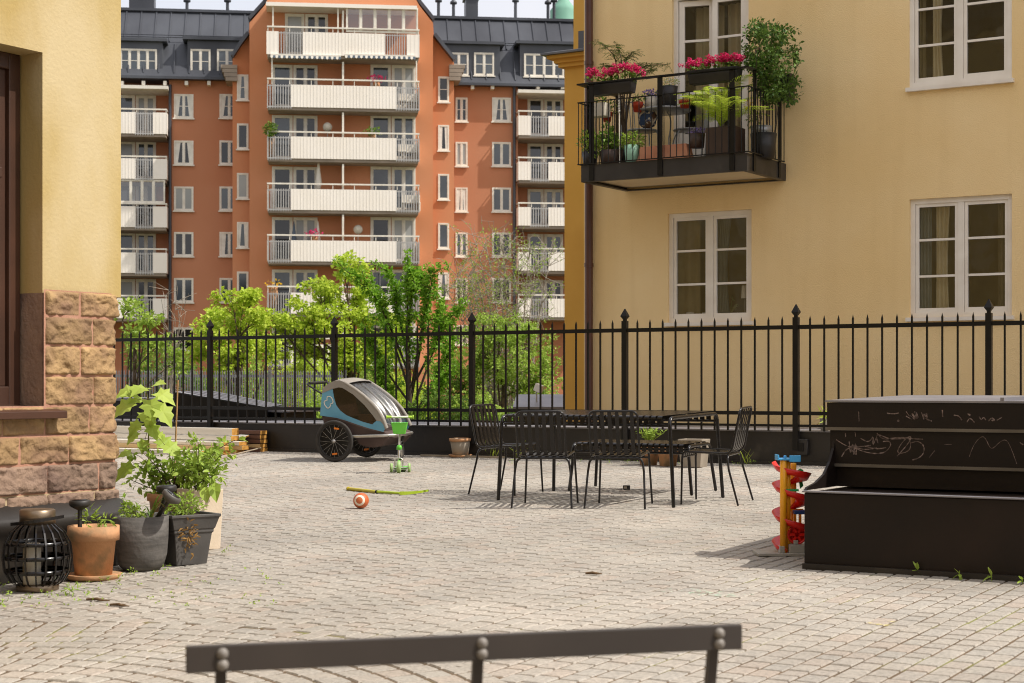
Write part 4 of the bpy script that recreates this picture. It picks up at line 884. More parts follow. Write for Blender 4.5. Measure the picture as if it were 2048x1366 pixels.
# willow with bare twigs and scattered leaves
rnd = random.Random(9); d = 50; b = at(1030, 770, d); b.z = GZ; t = empty('willow_tree', b, 0, 'nearly bare grey willow with thin twigs and scattered leaves by the ochre wall', 'tree', 'trees behind the fence')
s = MB(); g = MB()
for k in range(16):
    a = rnd.uniform(-1, 1); top = at(1010+a*115+rnd.gauss(0,12), 480+abs(a)*55+rnd.uniform(-25,70), d+rnd.uniform(-1.2,1.2))-b
    base = Vector((a*.25, rnd.uniform(-.2,.2), 0)); m = Vector((top.x*.45, top.y*.5, top.z*.62)); path = bez(base, m, top, 14); s.tube(path, [.045*(1-.85*i/14) for i in range(15)], 5)
    for i in range(4, 15):
        for _ in range(4):
            sd = rdir(rnd, .7); l = rnd.uniform(.35, .95); p1 = path[i]+sd*l*.5; e = path[i]+sd*l+Vector((rnd.uniform(-.15,.15), rnd.uniform(-.15,.15), rnd.uniform(-.2,.15)))
            tw = bez(path[i], p1, e, 5); s.tube(tw, [.012,.010,.008,.007,.006,.005], 4)
            for q in tw[2:]:
                if rnd.random() < .55: clump(g, q, (.1,.1,.08), 3, .09, .035, rnd, 0, .2)
                if rnd.random() < .5: e2 = q+rdir(rnd, .2)*rnd.uniform(.2,.45); s.tube([q, e2], [.006,.004], 3)
s.build('trunk', M['twig'], t); g.build('crown', LM['fresh'], t)
t5 = empty('bare_shrub', at(330, 770, 28), 0, 'bare twiggy branches rising beside the left balconies', 'shrub'); t5.location.z = GZ
s = MB(); rnd = random.Random(14)
for k in range(9):
    top = at(345+rnd.gauss(0,22), 600+rnd.uniform(-25,50), 28+rnd.uniform(-.4,.4))-t5.location; path = bez((rnd.uniform(-.1,.1),0,0), (top.x*.3,0,top.z*.6), top, 10); s.tube(path, [.016*(1-.8*i/10) for i in range(11)], 4)
    for i in range(4, 11):
        for _ in range(2): s.tube([path[i], path[i]+rdir(rnd,.5)*rnd.uniform(.12,.35)], [.006,.003], 3)
s.build('branches', M['twig'], t5)
# shrubs
def shrub(px0, px1, py, d, label, mt, seed, L=.085, W=.055, n=50, pyb=None):
    rnd = random.Random(seed); a = at(px0, py, d); c = at(px1, py, d); b = (a+c)/2; top = b.z; b.z = GZ; t = empty('shrub', b, 0, label, 'shrub', 'shrubs along the garden side'); w = (c-a).length/2; h = top-GZ
    s = MB(); g = MB()
    for _ in range(int(n*2.2*w*h)):
        u = rnd.uniform(-1,1); hh = h*(1-.35*u*u)*rnd.uniform(.12,1)**.7*rnd.uniform(.85,1.05); dr = Vector((RT[0], RT[1], 0)); p = dr*u*w+Vector((FW[0],FW[1],0))*rnd.uniform(-.7,.7)+Vector((0,0,hh))
        clump(g, p, (.17,.17,.15), 22, L, W, rnd, 0, .3, .6, .7)
        if rnd.random() < .3: grow(s, (p.x*.6, p.y*.6, 0), p, .018, .006, .1, rnd, 4)
    if not s.v: grow(s, (0,0,0), (0,0,h*.6), .02, .008, .1, rnd, 4)
    s.build('stem', M['trunk'], t); g.build('foliage', mt, t)
shrub(244, 420, 690, 46, 'dark green shrub at the far left behind the grey fence', LM['mid'], 31)
shrub(400, 560, 700, 47, 'light green shrub between the two maples behind the grey fence', LM['fresh'], 32)
shrub(540, 700, 690, 48, 'yellow green shrub below the tall maple', LM['lime'], 33)
shrub(680, 830, 720, 50, 'green shrub behind the bicycle trailer canopy', LM['fresh'], 34)
shrub(820, 960, 735, 46, 'olive shrub right of the dark upright tree', LM['mid'], 35)
shrub(930, 1135, 745, 52, 'green shrub under the bare willow', LM['fresh'], 36)
shrub(560, 760, 780, 34, 'low bright shrub just behind the trailer handle', LM['fresh'], 37)
shrub(760, 1000, 790, 36, 'low olive green shrub between trailer and dining table', LM['mid'], 38)
shrub(990, 1128, 800, 40, 'low shrub behind the small grey roof', LM['mid'], 39)
shrub(740, 860, 745, 41, 'bright shrub at the foot of the upright tree', LM['lime'], 40)
shrub(600, 720, 730, 44, 'lime green shrub right behind the second tall fence post', LM['lime'], 41)
shrub(880, 1010, 770, 43, 'pale green shrub behind the left chair', LM['fresh'], 42)
# ---------------------------------------------------------------- grey fence farther away, ramp hood, little roof with a floodlight
M['fence_grey'] = mat('fence_grey', C('#6d6e70'), C('#83848a'), 3, .5, .3)
d = 37.5; a = at(225, 770, d); c = at(690, 770, 39); dv = (c-a); L = dv.length; rz = math.atan2(dv.y, dv.x)
fz1 = at(450, 741, 38).z; fzr = at(450, 752, 38).z; fz0 = at(450, 832, 38).z
gf = empty('grey_fence', (a.x, a.y, 0), rz, 'pale grey steel fence farther away behind the ramp hood', 'fence')
g = MB(); g.box((0,-.02,fzr-.03),(L,.02,fzr+.03)); g.box((0,-.02,fz0),(L,.02,fz0+.05)); g.build('rail', M['fence_grey'], gf)
pk = None
for k in range(int(L/.055/1.0)):
    if k >= 94: break
    if pk is None: m = MB(); m.box((-.011,-.03,fz0-.6),(.011,-.021,fz1-.03)); spear(m, 0, fz1-.03, .02, .04); pk = m.build('picket', M['fence_grey'], gf); q = pk
    else: q = pk.copy(); COL.objects.link(q)
    q.location = (.03+k*L/94, 0, 0)
for k in range(4): m = MB(); x = L*k/3; m.box((x-.03,-.03,GZ),(x+.03,.03,fz1+.02)); m.build('post', M['fence_grey'], gf)
# ramp hood: black sheet box with a seamed sloping top
DR = 23.5
def dp(px, py, d=DR): return at(px, py, d)
A, B, Cc, D = dp(347,785), dp(421,782,25.5), dp(566,811,25.), dp(533,816)
zb = .40
t = empty('ramp_hood', (A.x, A.y, zb), 0, 'black sheet metal ramp hood with a seamed sloping roof behind the fence', 'roof hood')
o = Vector((A.x, A.y, zb)); P = [p-o for p in (A, B, Cc, D)]; Q = [Vector((p.x, p.y, -.05)) for p in P]
g = MB(); g.add(P+Q, [(0,3,2,1),(4,5,6,7),(0,4,7,3),(3,7,6,2),(2,6,5,1),(1,5,4,0)]); g.build('body', M['black_metal'], t)
M['seam_grey'] = mat('seam_grey', C('#8b8a90'), C('#a09fa4'), 2, .4, .3)
g = MB(); up = Vector((0,0,.012)); n = 5
for k in range(n):
    a0 = P[0].lerp(P[1], (k+.12)/n)+up; a1 = P[0].lerp(P[1], (k+.88)/n)+up; b0 = P[3].lerp(P[2], (k+.12)/n)+up; b1 = P[3].lerp(P[2], (k+.88)/n)+up
    g.add([a0, b0, b1, a1], [(0,1,2,3)])
g.build('roof_sheet', M['seam_grey'], t)
t = empty('low_hatch', dp(535,833,24.2), .1, 'low dark metal hatch to the right of the ramp hood', 'hatch'); t.location.z = zb
g = MB(); hh = dp(535,811,24.2).z-zb; g.box((-.55,-.4,-.04),(.5,.5,hh*.72)); g.build('box', M['black_metal'], t)
g = MB(); g.prism([(-.6,hh*.72),(.6,hh*.72),(.6,hh*.8),(-.6,hh)], -.45, .55, lambda u, v, a: (u, a, v)); g.build('lid', M['cap_metal'], t)
t = empty('terrace_block', dp(250,815,25), .1, 'low grey roof block behind the fence at the stone corner', 'roof block'); t.location.z = zb-.05
g = MB(); g.box((-1.2,-.3,0),(.9,1.2,.42)); g.build('block', M['wall_metal'], t); g = MB(); g.box((-1.26,-.36,.422),(.96,1.26,.46)); g.build('cover', M['cap_metal'], t)
p = at(1098, 815, 30); t = empty('small_shed', (p.x, p.y, GZ), YAW*.9, 'small shed roof of grey metal beside the ochre wall', 'shed')
zr = at(1098, 789, 30).z-GZ; zw = at(1098, 815, 30).z-GZ
g = MB(); g.box((-.5,-.6,0),(.6,1.3,zw-.02)); g.build('wall', M['wall_metal'], t); g = MB(); g.prism([(-.75,zw-.02),(-.75,zw+.02),(.5,zr),(1.5,zr-.02),(1.5,zw-.02)], -.6, .75, lambda u, v, a: (a, u, v)); g.build('roof', M['cap_metal'], t)
p = at(1073, 789, 29.8); t = empty('floodlight', (p.x, p.y, p.z), 0, 'small pale floodlight standing on the grey shed roof', 'lamp')
g = MB(); g.tube([(0,0,-.25),(0,0,.06)], .015, 6); g.build('stand', M['rail_grey'], t); g = MB(); g.box((-.07,-.05,.05),(.07,.05,.19), Matrix.Rotation(.4,4,'Y')); g.build('lamp_head', M['white_paint'], t, bevel=.01)
# ---------------------------------------------------------------- slatted table, bench and chairs
PB = M['powder_black']
def strap(g, path, xc, w, t=.004):
    """flat metal strap following a (y, z) path at x = xc"""
    vs = []; n = len(path)
    for i, (y, z) in enumerate(path):
        a = Vector(path[max(i-1,0)]); b = Vector(path[min(i+1,n-1)]); d = (b-a).normalized(); nx, nz = -d.y*t/2, d.x*t/2
        vs += [(xc-w/2,y+nx,z+nz),(xc+w/2,y+nx,z+nz),(xc+w/2,y-nx,z-nz),(xc-w/2,y-nx,z-nz)]
    fs = []
    for i in range(n-1):
        for k in range(4): fs.append((i*4+k, i*4+(k+1)%4, (i+1)*4+(k+1)%4, (i+1)*4+k))
    fs += [(3,2,1,0), tuple(range((n-1)*4, n*4))]
    g.add(vs, [f[::-1] for f in fs])
def r2(pts, r, n=5): return [(p.x, p.y) for p in roundpath([(a, b, 0) for a, b in pts], r, n)]
def slat_table(name, L, Wd, H, leg_r, pitch, sw, label, cat, loc, rz):
    t = empty(name, loc, rz, label, cat, None, True)
    hx, hy = L/2, Wd/2
    prof = r2([(-hy-.012,H-.075),(-hy-.012,H-.004),(hy+.012,H-.004),(hy+.012,H-.075)], .055, 6); n = int((L-.1)/pitch); x0 = -(n-1)*pitch/2
    g = MB()
    for i in range(n): strap(g, prof, x0+i*pitch, sw)
    g.build('tabletop' if 'table' in name else 'seat', PB, t)
    g = MB()
    for s in (-1, 1): g.tube([(-hx+.04, s*(hy-.01), H-.085), (hx-.04, s*(hy-.01), H-.085)], .011, 8)
    g.box((-hx+.05,-.02,H-.05),(hx-.05,.02,H-.012)); g.build('rail', PB, t)
    for sx in (-1, 1):
        g = MB(); X = sx*(hx-.02); g.tube(roundpath([(X+sx*.01,-hy,H-.2),(X,-hy,H-.022),(X,hy,H-.022),(X+sx*.01,hy,H-.2)], .07, 7), leg_r, 12); g.build('end_frame', PB, t)
        for sy in (-1, 1): g = MB(); g.tube([(X+sx*.01,sy*hy,H-.2),(X+sx*.038,sy*(hy+.02),.006)], leg_r, 12); g.lathe([(1e-7,0),(leg_r*.8,0),(leg_r*.95,.01),(1e-7,.012)], (X+sx*.038,sy*(hy+.02),0), 12); g.build('leg', PB, t)
    return t
TC = sum((gp(*q) for q in ((1354.3,1015.8),(1442,995.3),(1001,1001.8),(1100,980.7))), Vector((0,0,0)))/4
slat_table('dining_table', 1.66, .9, .75, .0155, .0605, .043, 'long black slatted metal dining table among four chairs', 'table', TC, -.01)
BC = sum((gp(*q) for q in ((1376,993),(1421,981.6),(1153,980),(1195,972))), Vector((0,0,0)))/4
slat_table('slat_bench', 1.2, .46, .45, .0145, .0605, .042, 'black slatted metal bench behind the dining table', 'bench', BC, 0)
def make_chair(label):
    t = empty('garden_chair', (0,0,0), 0, label, 'chair', 'black slatted metal chairs around the dining table', True)
    prof = r2([(.235,.385),(.225,.442),(-.185,.425),(-.262,.79)], .07, 7)
    seat = MB(); back = MB()
    cut = max(i for i, p in enumerate(prof) if p[1] < .46)
    for i in range(6): strap(seat, prof[:cut+1], -.1525+i*.061, .032, .004); strap(back, prof[cut:], -.1525+i*.061, .032, .004)
    seat.build('seat', PB, t); back.build('backrest', PB, t)
    r = .0095; g = MB()
    g.tube(roundpath([(-.207,.232,.36),(-.205,.225,.442),(-.2,-.185,.425),(-.2,-.265,.798),(.2,-.265,.798),(.2,-.185,.425),(.205,.225,.442),(.207,.232,.36)], .06, 6), r, 8)
    g.tube([(-.2,.232,.39),(.2,.232,.39)], .008, 7); g.build('frame', PB, t)
    g = MB(); g.tube(roundpath([(-.232,-.17,.3),(-.215,-.155,.412),(.215,-.155,.412),(.232,-.17,.3)], .05, 6), r, 8); g.build('crossbar', PB, t)
    for s in (-1, 1):
        g = MB(); g.tube([(s*.207,.232,.36),(s*.226,.238,.004)], [r,r*.9], 8); g.build('leg', PB, t)
        g = MB(); g.tube([(s*.232,-.17,.3),(s*.25,-.25,.004)], [r,r*.9], 8); g.build('leg', PB, t)
    return t
ch = make_chair('slatted chair with its back to us, left of the two on the near table side')
c2 = (gp(1025,1018)+gp(1147,1018.5)+gp(1151,1005)+gp(1050,1007))/4; c3 = (gp(1164,1018)+gp(1286,1019.5)+gp(1205,1007)+gp(1307,1007.5))/4
r1 = (gp(923,990)+gp(1014,979))/2; r4 = (gp(1474,1013)+gp(1508,1001))/2
def fwd(a): return Vector((-math.sin(a), math.cos(a), 0))
places = [(c2, .36, None), (c3, .30, 'slatted chair with its back to us, right of the two on the near table side'),
          (r1+fwd(-1.62)*.25, -1.62, 'slatted chair at the left end of the table, beside the grey pot'), (r4+fwd(1.74)*.25, 1.74, 'slatted chair seen from the side at the right end of the table')]
for i, (p, a, lab) in enumerate(places):
    o = ch if i == 0 else copy_tree(ch)
    o.location = (p.x, p.y, gz(p.y)); o.rotation_euler = (Matrix.Rotation(math.atan(SLOPE), 3, 'X') @ Matrix.Rotation(a, 3, 'Z')).to_euler()
    if lab: o['label'] = lab
# ---------------------------------------------------------------- small things on the paving
def gpz(px, py): p = gp(px, py); return (p.x, p.y, gz(p.y))
M['ball'] = mat('ball', C('#b85a2a'), C('#c4683a'), 6, .55)
def ringmat():
    m = M['ball']; n, l = nt(m); b = n['Principled BSDF']; src = b.inputs['Base Color'].links[0].from_socket
    tc = n.new('ShaderNodeTexCoord'); nv = n.new('ShaderNodeVectorMath'); nv.operation = 'NORMALIZE'; l.new(tc.outputs['Object'], nv.inputs[0])
    dt = n.new('ShaderNodeVectorMath'); dt.operation = 'DOT_PRODUCT'; l.new(nv.outputs[0], dt.inputs[0]); ax = (-Vector((FW[0],FW[1],0))-Vector((RT[0],RT[1],0))*.14+Vector((0,0,.10))).normalized(); dt.inputs[1].default_value = ax
    rp = n.new('ShaderNodeValToRGB'); rp.color_ramp.interpolation = 'CONSTANT'; e = rp.color_ramp.elements; e[0].color = (0,0,0,1); e[1].position = .73; e[1].color = (1,1,1,1); e.new(.90).color = (0,0,0,1); l.new(dt.outputs['Value'], rp.inputs[0])
    mx = n.new('ShaderNodeMix'); mx.data_type = 'RGBA'; l.new(rp.outputs[0], mx.inputs[0]); l.new(src, mx.inputs[6]); mx.inputs[7].default_value = C('#e8dcc8'); l.new(mx.outputs[2], b.inputs['Base Color'])
ringmat()
p = gpz(722, 1017); g = MB(); g.ball((0,0,0), .066, 28, 18); o = g.build('ball', M['ball'], None, (p[0], p[1], p[2]+.066)); tag(o, 'orange toy ball with a white ring in front of the hockey stick', 'ball')
M['stick'] = mat('stick_yellow', C('#c4a81a'), C('#b8b01e'), 3, .5); M['stick_lime'] = mat('stick_lime', C('#9fb81e'), C('#b3c93a'), 6, .5)
a, b_, c_, e = [Vector(gpz(*q)) for q in ((698,981),(752,987),(800,990),(857,987))]
t = empty('hockey_stick', a, 0, 'yellow and lime toy hockey stick lying behind the ball', 'hockey stick')
up = Vector((0,0,.016)); g = MB(); g.tube([up, up+(b_-a)], [.016,.014], 8); g.tube([up-(b_-a).normalized()*.02, up], [.02,.02], 8); g.build('grip', M['stick'], t)
g = MB(); g.tube([up+(b_-a), up+(b_-a)+(c_-b_)*.06], .0165, 8); g.build('band', M['black_metal'], t)
g = MB(); g.tube([up+(b_-a)+(c_-b_)*.06, up+(c_-a)], [.013,.012], 8); g.build('shaft', M['stick_lime'], t)
g = MB(); P = bez(c_-a+up, (c_+e)/2-a+Vector((.02,-.03,.012)), e-a+up+Vector((0,0,.012)), 8)
for i in range(8): g.beam(P[i], P[i+1], .010, .032-.002*i)
g.build('blade', M['stick_lime'], t)
t = empty('small_box', gpz(1253,979), .5, 'little black gadget box lying under the dining table', 'box'); g = MB(); g.box((-.033,-.025,0),(.033,.025,.038)); g.build('case', M['plastic_black'], t, bevel=.004); g = MB(); g.box((-.026,-.0272,.01),(.004,-.0252,.03)); g.build('label_plate', M['steel'], t)
M['bark_twig'] = mat('bark_twig', C('#5a4630'), C('#7a6244'), 14, .9)
for px, py, L, a, lab in ((1187,1150,.1,.2,'short brown twig lying alone on the paving in front'),(195,1203,.15,.1,'dark twig on the paving before the terracotta pot'),(238,1214,.13,.0,'dark twig nearest to us on the paving at the left')):
    t = empty('twig', gpz(px,py), a, lab, 'twig', None); g = MB(); g.tube([(-L/2,0,.008),(-L*.1,.012,.012),(L*.2,-.006,.01),(L/2,.01,.008)], [.007,.009,.007,.003], 6); g.tube([(-L*.1,.012,.012),(L*.1,.04,.012)], [.005,.002], 5); g.build('wood', M['bark_twig'], t)
a, b_ = Vector(gpz(842,913)), Vector(gpz(1010,917)); t = empty('wooden_lath', a, 0, 'thin weathered lath lying along the foot of the wall by the grey pot', 'lath'); g = MB(); g.beam((0,0,.015), b_-a+Vector((0,0,.015)), .03, .022); g.build('wood', mat('grey_wood', C('#8d7f6c'), C('#a39580'), 8, .9), t)
a, b_ = Vector(gpz(395,935)), Vector(gpz(522,905)); t = empty('long_stick', a, 0, 'long pale stick leaning over the plank pile front', 'stick'); g = MB(); g.tube([(0,0,.02),(b_-a)*.5+Vector((0,0,.05)),b_-a+Vector((0,0,.06))], [.012,.011,.008], 6); g.build('wood', bpy.data.materials['grey_wood'], t)
# chalk on the paving
def chalkmat(name, h):
    m = mat(name, C(h), C(h), 3, .95); n, l = nt(m); tr = n.new('ShaderNodeBsdfTransparent'); mx = n.new('ShaderNodeMixShader'); no = n.new('ShaderNodeTexNoise'); no.inputs['Scale'].default_value = 60
    tc = n.new('ShaderNodeTexCoord'); l.new(tc.outputs['Object'], no.inputs[0]); mr = n.new('ShaderNodeMapRange'); mr.inputs[1].default_value = .42; mr.inputs[2].default_value = .62; mr.inputs[3].default_value = 0; mr.inputs[4].default_value = .45; l.new(no.outputs[0], mr.inputs[0])
    l.new(mr.outputs[0], mx.inputs[0]); l.new(tr.outputs[0], mx.inputs[1]); l.new(n['Principled BSDF'].outputs[0], mx.inputs[2]); l.new(mx.outputs[0], n['Material Output'].inputs[0]); return m
for nm, px, py, h, lab, n, w in (('blue', 455, 952, '#8fb9d8', 'faint blue chalk smear on the paving right of the planters', 5, .3),('green', 1420, 1190, '#9fd0b0', 'faint green chalk smear in the open paving', 7, .35),('yellow', 1757, 1249, '#d8cf6a', 'small yellow chalk spot on the paving in front of the black block', 2, .07)):
    p = Vector(gpz(px, py)); t = empty('chalk_mark', p, 0, lab, 'chalk mark', 'chalk marks on the paving', True); rnd = random.Random(px); g = MB()
    for k in range(n*5):
        x = rnd.gauss(0, w*.35); y = rnd.gauss(0, .05); q = rnd.uniform(.008, .024)
        g.add([(x+q*rnd.uniform(.6,1.6)*math.cos(a), y+q*rnd.uniform(.5,1)*math.sin(a), .0042+.0002*k) for a in [i*2*PI/7 for i in range(7)]], [tuple(range(7))])
    g.build('smear', chalkmat('chalk_'+nm, h), t)
# ---------------------------------------------------------------- toy scooter
sp = Vector(gpz(797,947)); t = empty('toy_scooter', sp, YAW+.02, 'green and silver three wheeled toy scooter with a basket, by the trailer', 'scooter', None)
M['scooter_green'] = mat('scooter_green', C('#62c23a'), C('#6fcc48'), 5, .4); M['scooter_lime'] = mat('scooter_lime', C('#a6cf3a'), C('#b4d94e'), 5, .45); M['wheel_green'] = mat('wheel_green', C('#8fae6a'), C('#9fbb7c'), 9, .6)
zs = lambda py: (947-py)/190.2
def wheel(x, y, r, w, name='wheel'):
    g = MB(); A = Matrix.Translation((x,y,r)) @ Matrix.Rotation(PI/2,4,'Y'); g.lathe([(r*.55,-w/2),(r*.8,-w/2),(r,-w*.3),(r,w*.3),(r*.8,w/2),(r*.55,w/2),(r*.3,w*.35)], n=24, axis=A); wo = g.build(name, M['wheel_green'], t)
    g = MB(); g.lathe([(1e-7,-w*.55),(r*.35,-w*.5),(r*.35,w*.5),(1e-7,w*.55)], n=14, axis=A); g.build('hub', M['steel'], wo)
wheel(0, .06, .066, .045); wheel(-.085, .2, .05, .03); wheel(.105, .2, .05, .03)
g = MB(); g.tube(roundpath([(-.04,.06,.066),(-.045,.07,.16),(.045,.07,.16),(.04,.06,.066)], .05, 5), .008, 7); g.build('fork', M['steel'], t)
g = MB(); g.tube([(0,.075,.15),(.005,.11,zs(885))], .014, 10); g.tube([(.005,.11,zs(885)),(.012,.15,zs(836))], .011, 10); g.build('steering_column', M['steel'], t)
g = MB(); g.lathe([(1e-7,0),(.028,0),(.03,.03),(.018,.05),(1e-7,.052)], (.004,.1,zs(900)), 14); g.build('clamp', M['scooter_green'], t)
zh = zs(834); g = MB(); g.tube([(-.08,.15,zh),(.1,.15,zh)], .011, 8); g.build('handlebar', M['white_paint'], t)
for s, x in ((-1,-.08),(1,.1)): g = MB(); g.tube([(x,.15,zh),(x+s*.045,.15,zh)], [.014,.014], 10); g.tube([(x+s*.045,.15,zh),(x+s*.055,.15,zh)], [.02,.02], 10); g.build('grip', M['scooter_lime'], t)
g = MB(); z0, z1 = zs(868), zs(846)
lo = [(-.055,.0,z0),(.07,.0,z0),(.07,.1,z0),(-.055,.1,z0)]; hi = [(-.078,-.02,z1),(.095,-.02,z1),(.095,.12,z1),(-.078,.12,z1)]; rim = [(x*1.06,y*1.1-.002,z1+.006) for x, y, z in hi]; inn = [(x*.9,y*.85+.008,z1+.004) for x, y, z in hi]; dn = [(x*.9,y*.85+.008,z0+.01) for x, y, z in lo]
g.add(lo+hi+rim+inn+dn, [(3,2,1,0),(16,17,18,19)]+[(i+k*4,(i+1)%4+k*4,(i+1)%4+k*4+4,i+k*4+4) for k in range(4) for i in range(4)]); g.build('basket', M['scooter_green'], t, bevel=.008)
g = MB(); g.tube(bez((0,.09,.13),(.0,.14,.05),(.01,.24,.05),6), .012, 8); g.box((-.06,.2,.035),(.08,.55,.055)); g.build('deck', M['scooter_green'], t)
g = MB(); g.tube([(-.085,.2,.05),(.105,.2,.05)], .008, 8); g.build('axle', M['steel'], t)
# ---------------------------------------------------------------- bicycle trailer
TA = Vector(gpz(670,924)); tf = .17; TX = Vector((math.cos(tf), math.sin(tf), 0)); TYv = Vector((-math.sin(tf), math.cos(tf), 0))
to = TA+TYv*.40; t = empty('bicycle_trailer', (to.x, to.y, gz(to.y)), tf, 'grey and blue bicycle trailer for children with big wheels, by the parapet', 'bicycle trailer', None)
t.rotation_euler = (Matrix.Rotation(math.atan(SLOPE), 3, 'X') @ Matrix.Rotation(tf, 3, 'Z')).to_euler()
M['tr_grey'] = mat('canopy_grey', C('#979188'), C('#8b857c'), 5, .85, 0, .003, 12); M['tr_blue'] = mat('canopy_blue', C('#6aa3bd'), C('#5e99b5'), 4, .75, 0, .002, 12); M['tr_brown'] = mat('body_brown', C('#54443f'), C('#463733'), 4, .75, 0, .004, 10)
M['tr_win'] = glassmat('smoke_window', (.42,.36,.33,1), .1, .15); M['tr_clear'] = glassmat('clear_sheet', (.74,.73,.71,1), .24, .4); M['tyre'] = mat('tyre', C('#2b2825'), C('#38342f'), 20, .8); M['orange'] = mat('reflector_orange', C('#e0761a'), C('#ee8a2c'), 20, .3)
win = [(-.06,.85),(.02,.868),(.07,.862),(.21,.785),(.36,.66),(.47,.54),(.515,.48),(.46,.437),(.33,.47),(.2,.515),(.12,.545),(.04,.60),(-.01,.66),(-.04,.75)]
blue = [(-.225,.54),(-.20,.80),(-.06,.85)]+win[::-1][:-1][0:0]+[(-.04,.75),(-.01,.66),(.04,.60),(.12,.545),(.2,.515),(.33,.47),(.46,.437),(.515,.48),(.565,.475),(.635,.405),(.60,.352),(.42,.392),(.255,.44),(.1,.487),(0,.512)]
outer = [(-.20,.81),(-.175,.872),(-.115,.915),(-.03,.948),(.03,.953),(.09,.935),(.14,.908),(.24,.85),(.35,.775),(.45,.69),(.53,.605),(.60,.50),(.64,.40)]
inner = [(-.20,.80),(-.06,.852),(.02,.87),(.07,.864),(.21,.787),(.36,.662),(.47,.542),(.518,.48),(.57,.474),(.635,.405)]
def yside(u, z): return .335-.05*max(0, z-.45)
def panel(g, poly, s, th=.006, off=0):
    g.prism(poly, 0, th, lambda u, v, a: (u, s*(yside(u, v)+off-a), v))
for s in (-1, 1):
    g = MB(); panel(g, blue, s); g.build('side_panel', M['tr_blue'], t)
    g = MB(); panel(g, win, s, .002, -.002); g.build('side_window', M['tr_win'], t)
    g = MB(); panel(g, outer+inner[::-1], s, .012, .003); g.tube([(u, s*(yside(u,z)-.012), z-.01) for u, z in outer[5:]], .022, 8); g.build('canopy_edge', M['tr_grey'], t)
g = MB(); vs = []; k = 7
rt = outer[:7]
for u, z in rt:
    for j in range(k+1): w = -1+2*j/k; vs.append((u+(.03*(1-w*w) if (u, z) == rt[-1] else 0), w*yside(u, z), z+.022*(1-w*w)))
g.add(vs, [(i*(k+1)+j, (i+1)*(k+1)+j, (i+1)*(k+1)+j+1, i*(k+1)+j+1) for i in range(len(rt)-1) for j in range(k)], True); g.build('roof', M['tr_grey'], t)
g = MB(); g.tube([(rt[-1][0]+.03*(1-w*w), w*yside(*rt[-1]), rt[-1][1]+.024*(1-w*w)) for w in [-1+2*j/10 for j in range(11)]], .007, 6); g.build('roof_seam', M['black_metal'], t)
g = MB(); vs = []; nn, kk = 10, 40; fl = outer[6:]
def lerp2(tt):
    x = tt*(len(fl)-1); i = min(int(x), len(fl)-2); f = x-i; return (fl[i][0]*(1-f)+fl[i+1][0]*f, fl[i][1]*(1-f)+fl[i+1][1]*f)
for i in range(nn+1):
    u, z = lerp2(i/nn)
    for j in range(kk+1):
        w = -1+2*j/kk; fold = .022*math.sin(w*9+1.6*(i/nn))*math.sin(PI*i/nn)+.006*math.sin(w*21+i*.15)
        vs.append((u-.02+.03*(1-w*w)*(1-i/nn)+fold, w*(yside(u,z)-.02)*(1-.15*(i/nn)), z+.01*(1-w*w)+fold*.6))
g.add(vs, [(i*(kk+1)+j, (i+1)*(kk+1)+j, (i+1)*(kk+1)+j+1, i*(kk+1)+j+1) for i in range(nn) for j in range(kk)], True); g.build('front_sheet', M['tr_clear'], t)
low = [(-.225,.54),(0,.512),(.255,.44),(.42,.39),(.60,.352),(.67,.32),(.655,.27),(.58,.195),(.46,.165),(.36,.17),(.27,.2),(.21,.29),(-.1,.29),(-.17,.40)]
g = MB(); g.prism(low, -.315, .315, lambda u, v, a: (u, a, v)); g.build('body', M['tr_brown'], t, bevel=.02)
g = MB(); g.prism([(-.22,.54),(-.2,.81),(-.19,.81),(-.21,.54)], -.31, .31, lambda u, v, a: (u, a, v)); g.build('rear_panel', M['tr_grey'], t)
g = MB(); g.prism([(-.14,.5),(-.17,.84),(-.1,.84),(0,.5)], -.27, .27, lambda u, v, a: (u, a, v)); g.box((-.05,-.27,.45),(.25,.27,.53)); g.build('seat', M['tr_brown'], t)
g = MB(); g.tube(roundpath([(-.14,-.365,.285),(.5,-.37,.305),(.70,-.28,.31),(.74,0,.31),(.70,.28,.31),(.5,.37,.305),(-.14,.365,.285)], .12, 6), .019, 10); g.build('frame', M['steel'], t)
for s in (-1, 1):
    y = s*.405; A = Matrix.Translation((0,y,.245)) @ Matrix.Rotation(PI/2,4,'X'); R_ = .245
    g = MB(); g.lathe([(R_-.04,-.010),(R_-.022,-.021),(R_-.006,-.016),(R_,0),(R_-.006,.016),(R_-.022,.021),(R_-.04,.010),(R_-.04,-.010)], n=48, axis=A); g.cur = 0; wo = g.build('wheel', M['tyre'], t)
    g = MB(); g.lathe([(R_-.055,-.009),(R_-.038,-.011),(R_-.038,.011),(R_-.055,.009),(R_-.055,-.009)], n=48, axis=A); g.build('rim', M['plastic_black'], wo)
    g = MB(); g.lathe([(1e-7,-.04),(.012,-.04),(.014,-.025),(.026,-.022),(.026,-.016),(.014,-.012),(.014,.012),(.026,.016),(.026,.022),(1e-7,.035)], n=16, axis=A)
    for q in range(20):
        a = 2*PI*q/20; ss = -1 if q % 2 else 1; g.tube([A @ Vector((.025*math.cos(a+.5*ss), .025*math.sin(a+.5*ss), .019*ss)), A @ Vector(((R_-.052)*math.cos(a), (R_-.052)*math.sin(a), 0))], .0016, 4)
    g.build('spokes', M['steel'], wo)
    for a in (1.35, -1.55): g = MB(); B = A @ Matrix.Translation((.15*math.cos(a), .15*math.sin(a), .004*-s)) @ Matrix.Rotation(a+PI/2+.1,4,'Z'); g.box((-.032,-.011,-.006),(.032,.011,.006), B); g.build('reflector', M['orange'], wo, bevel=.003)
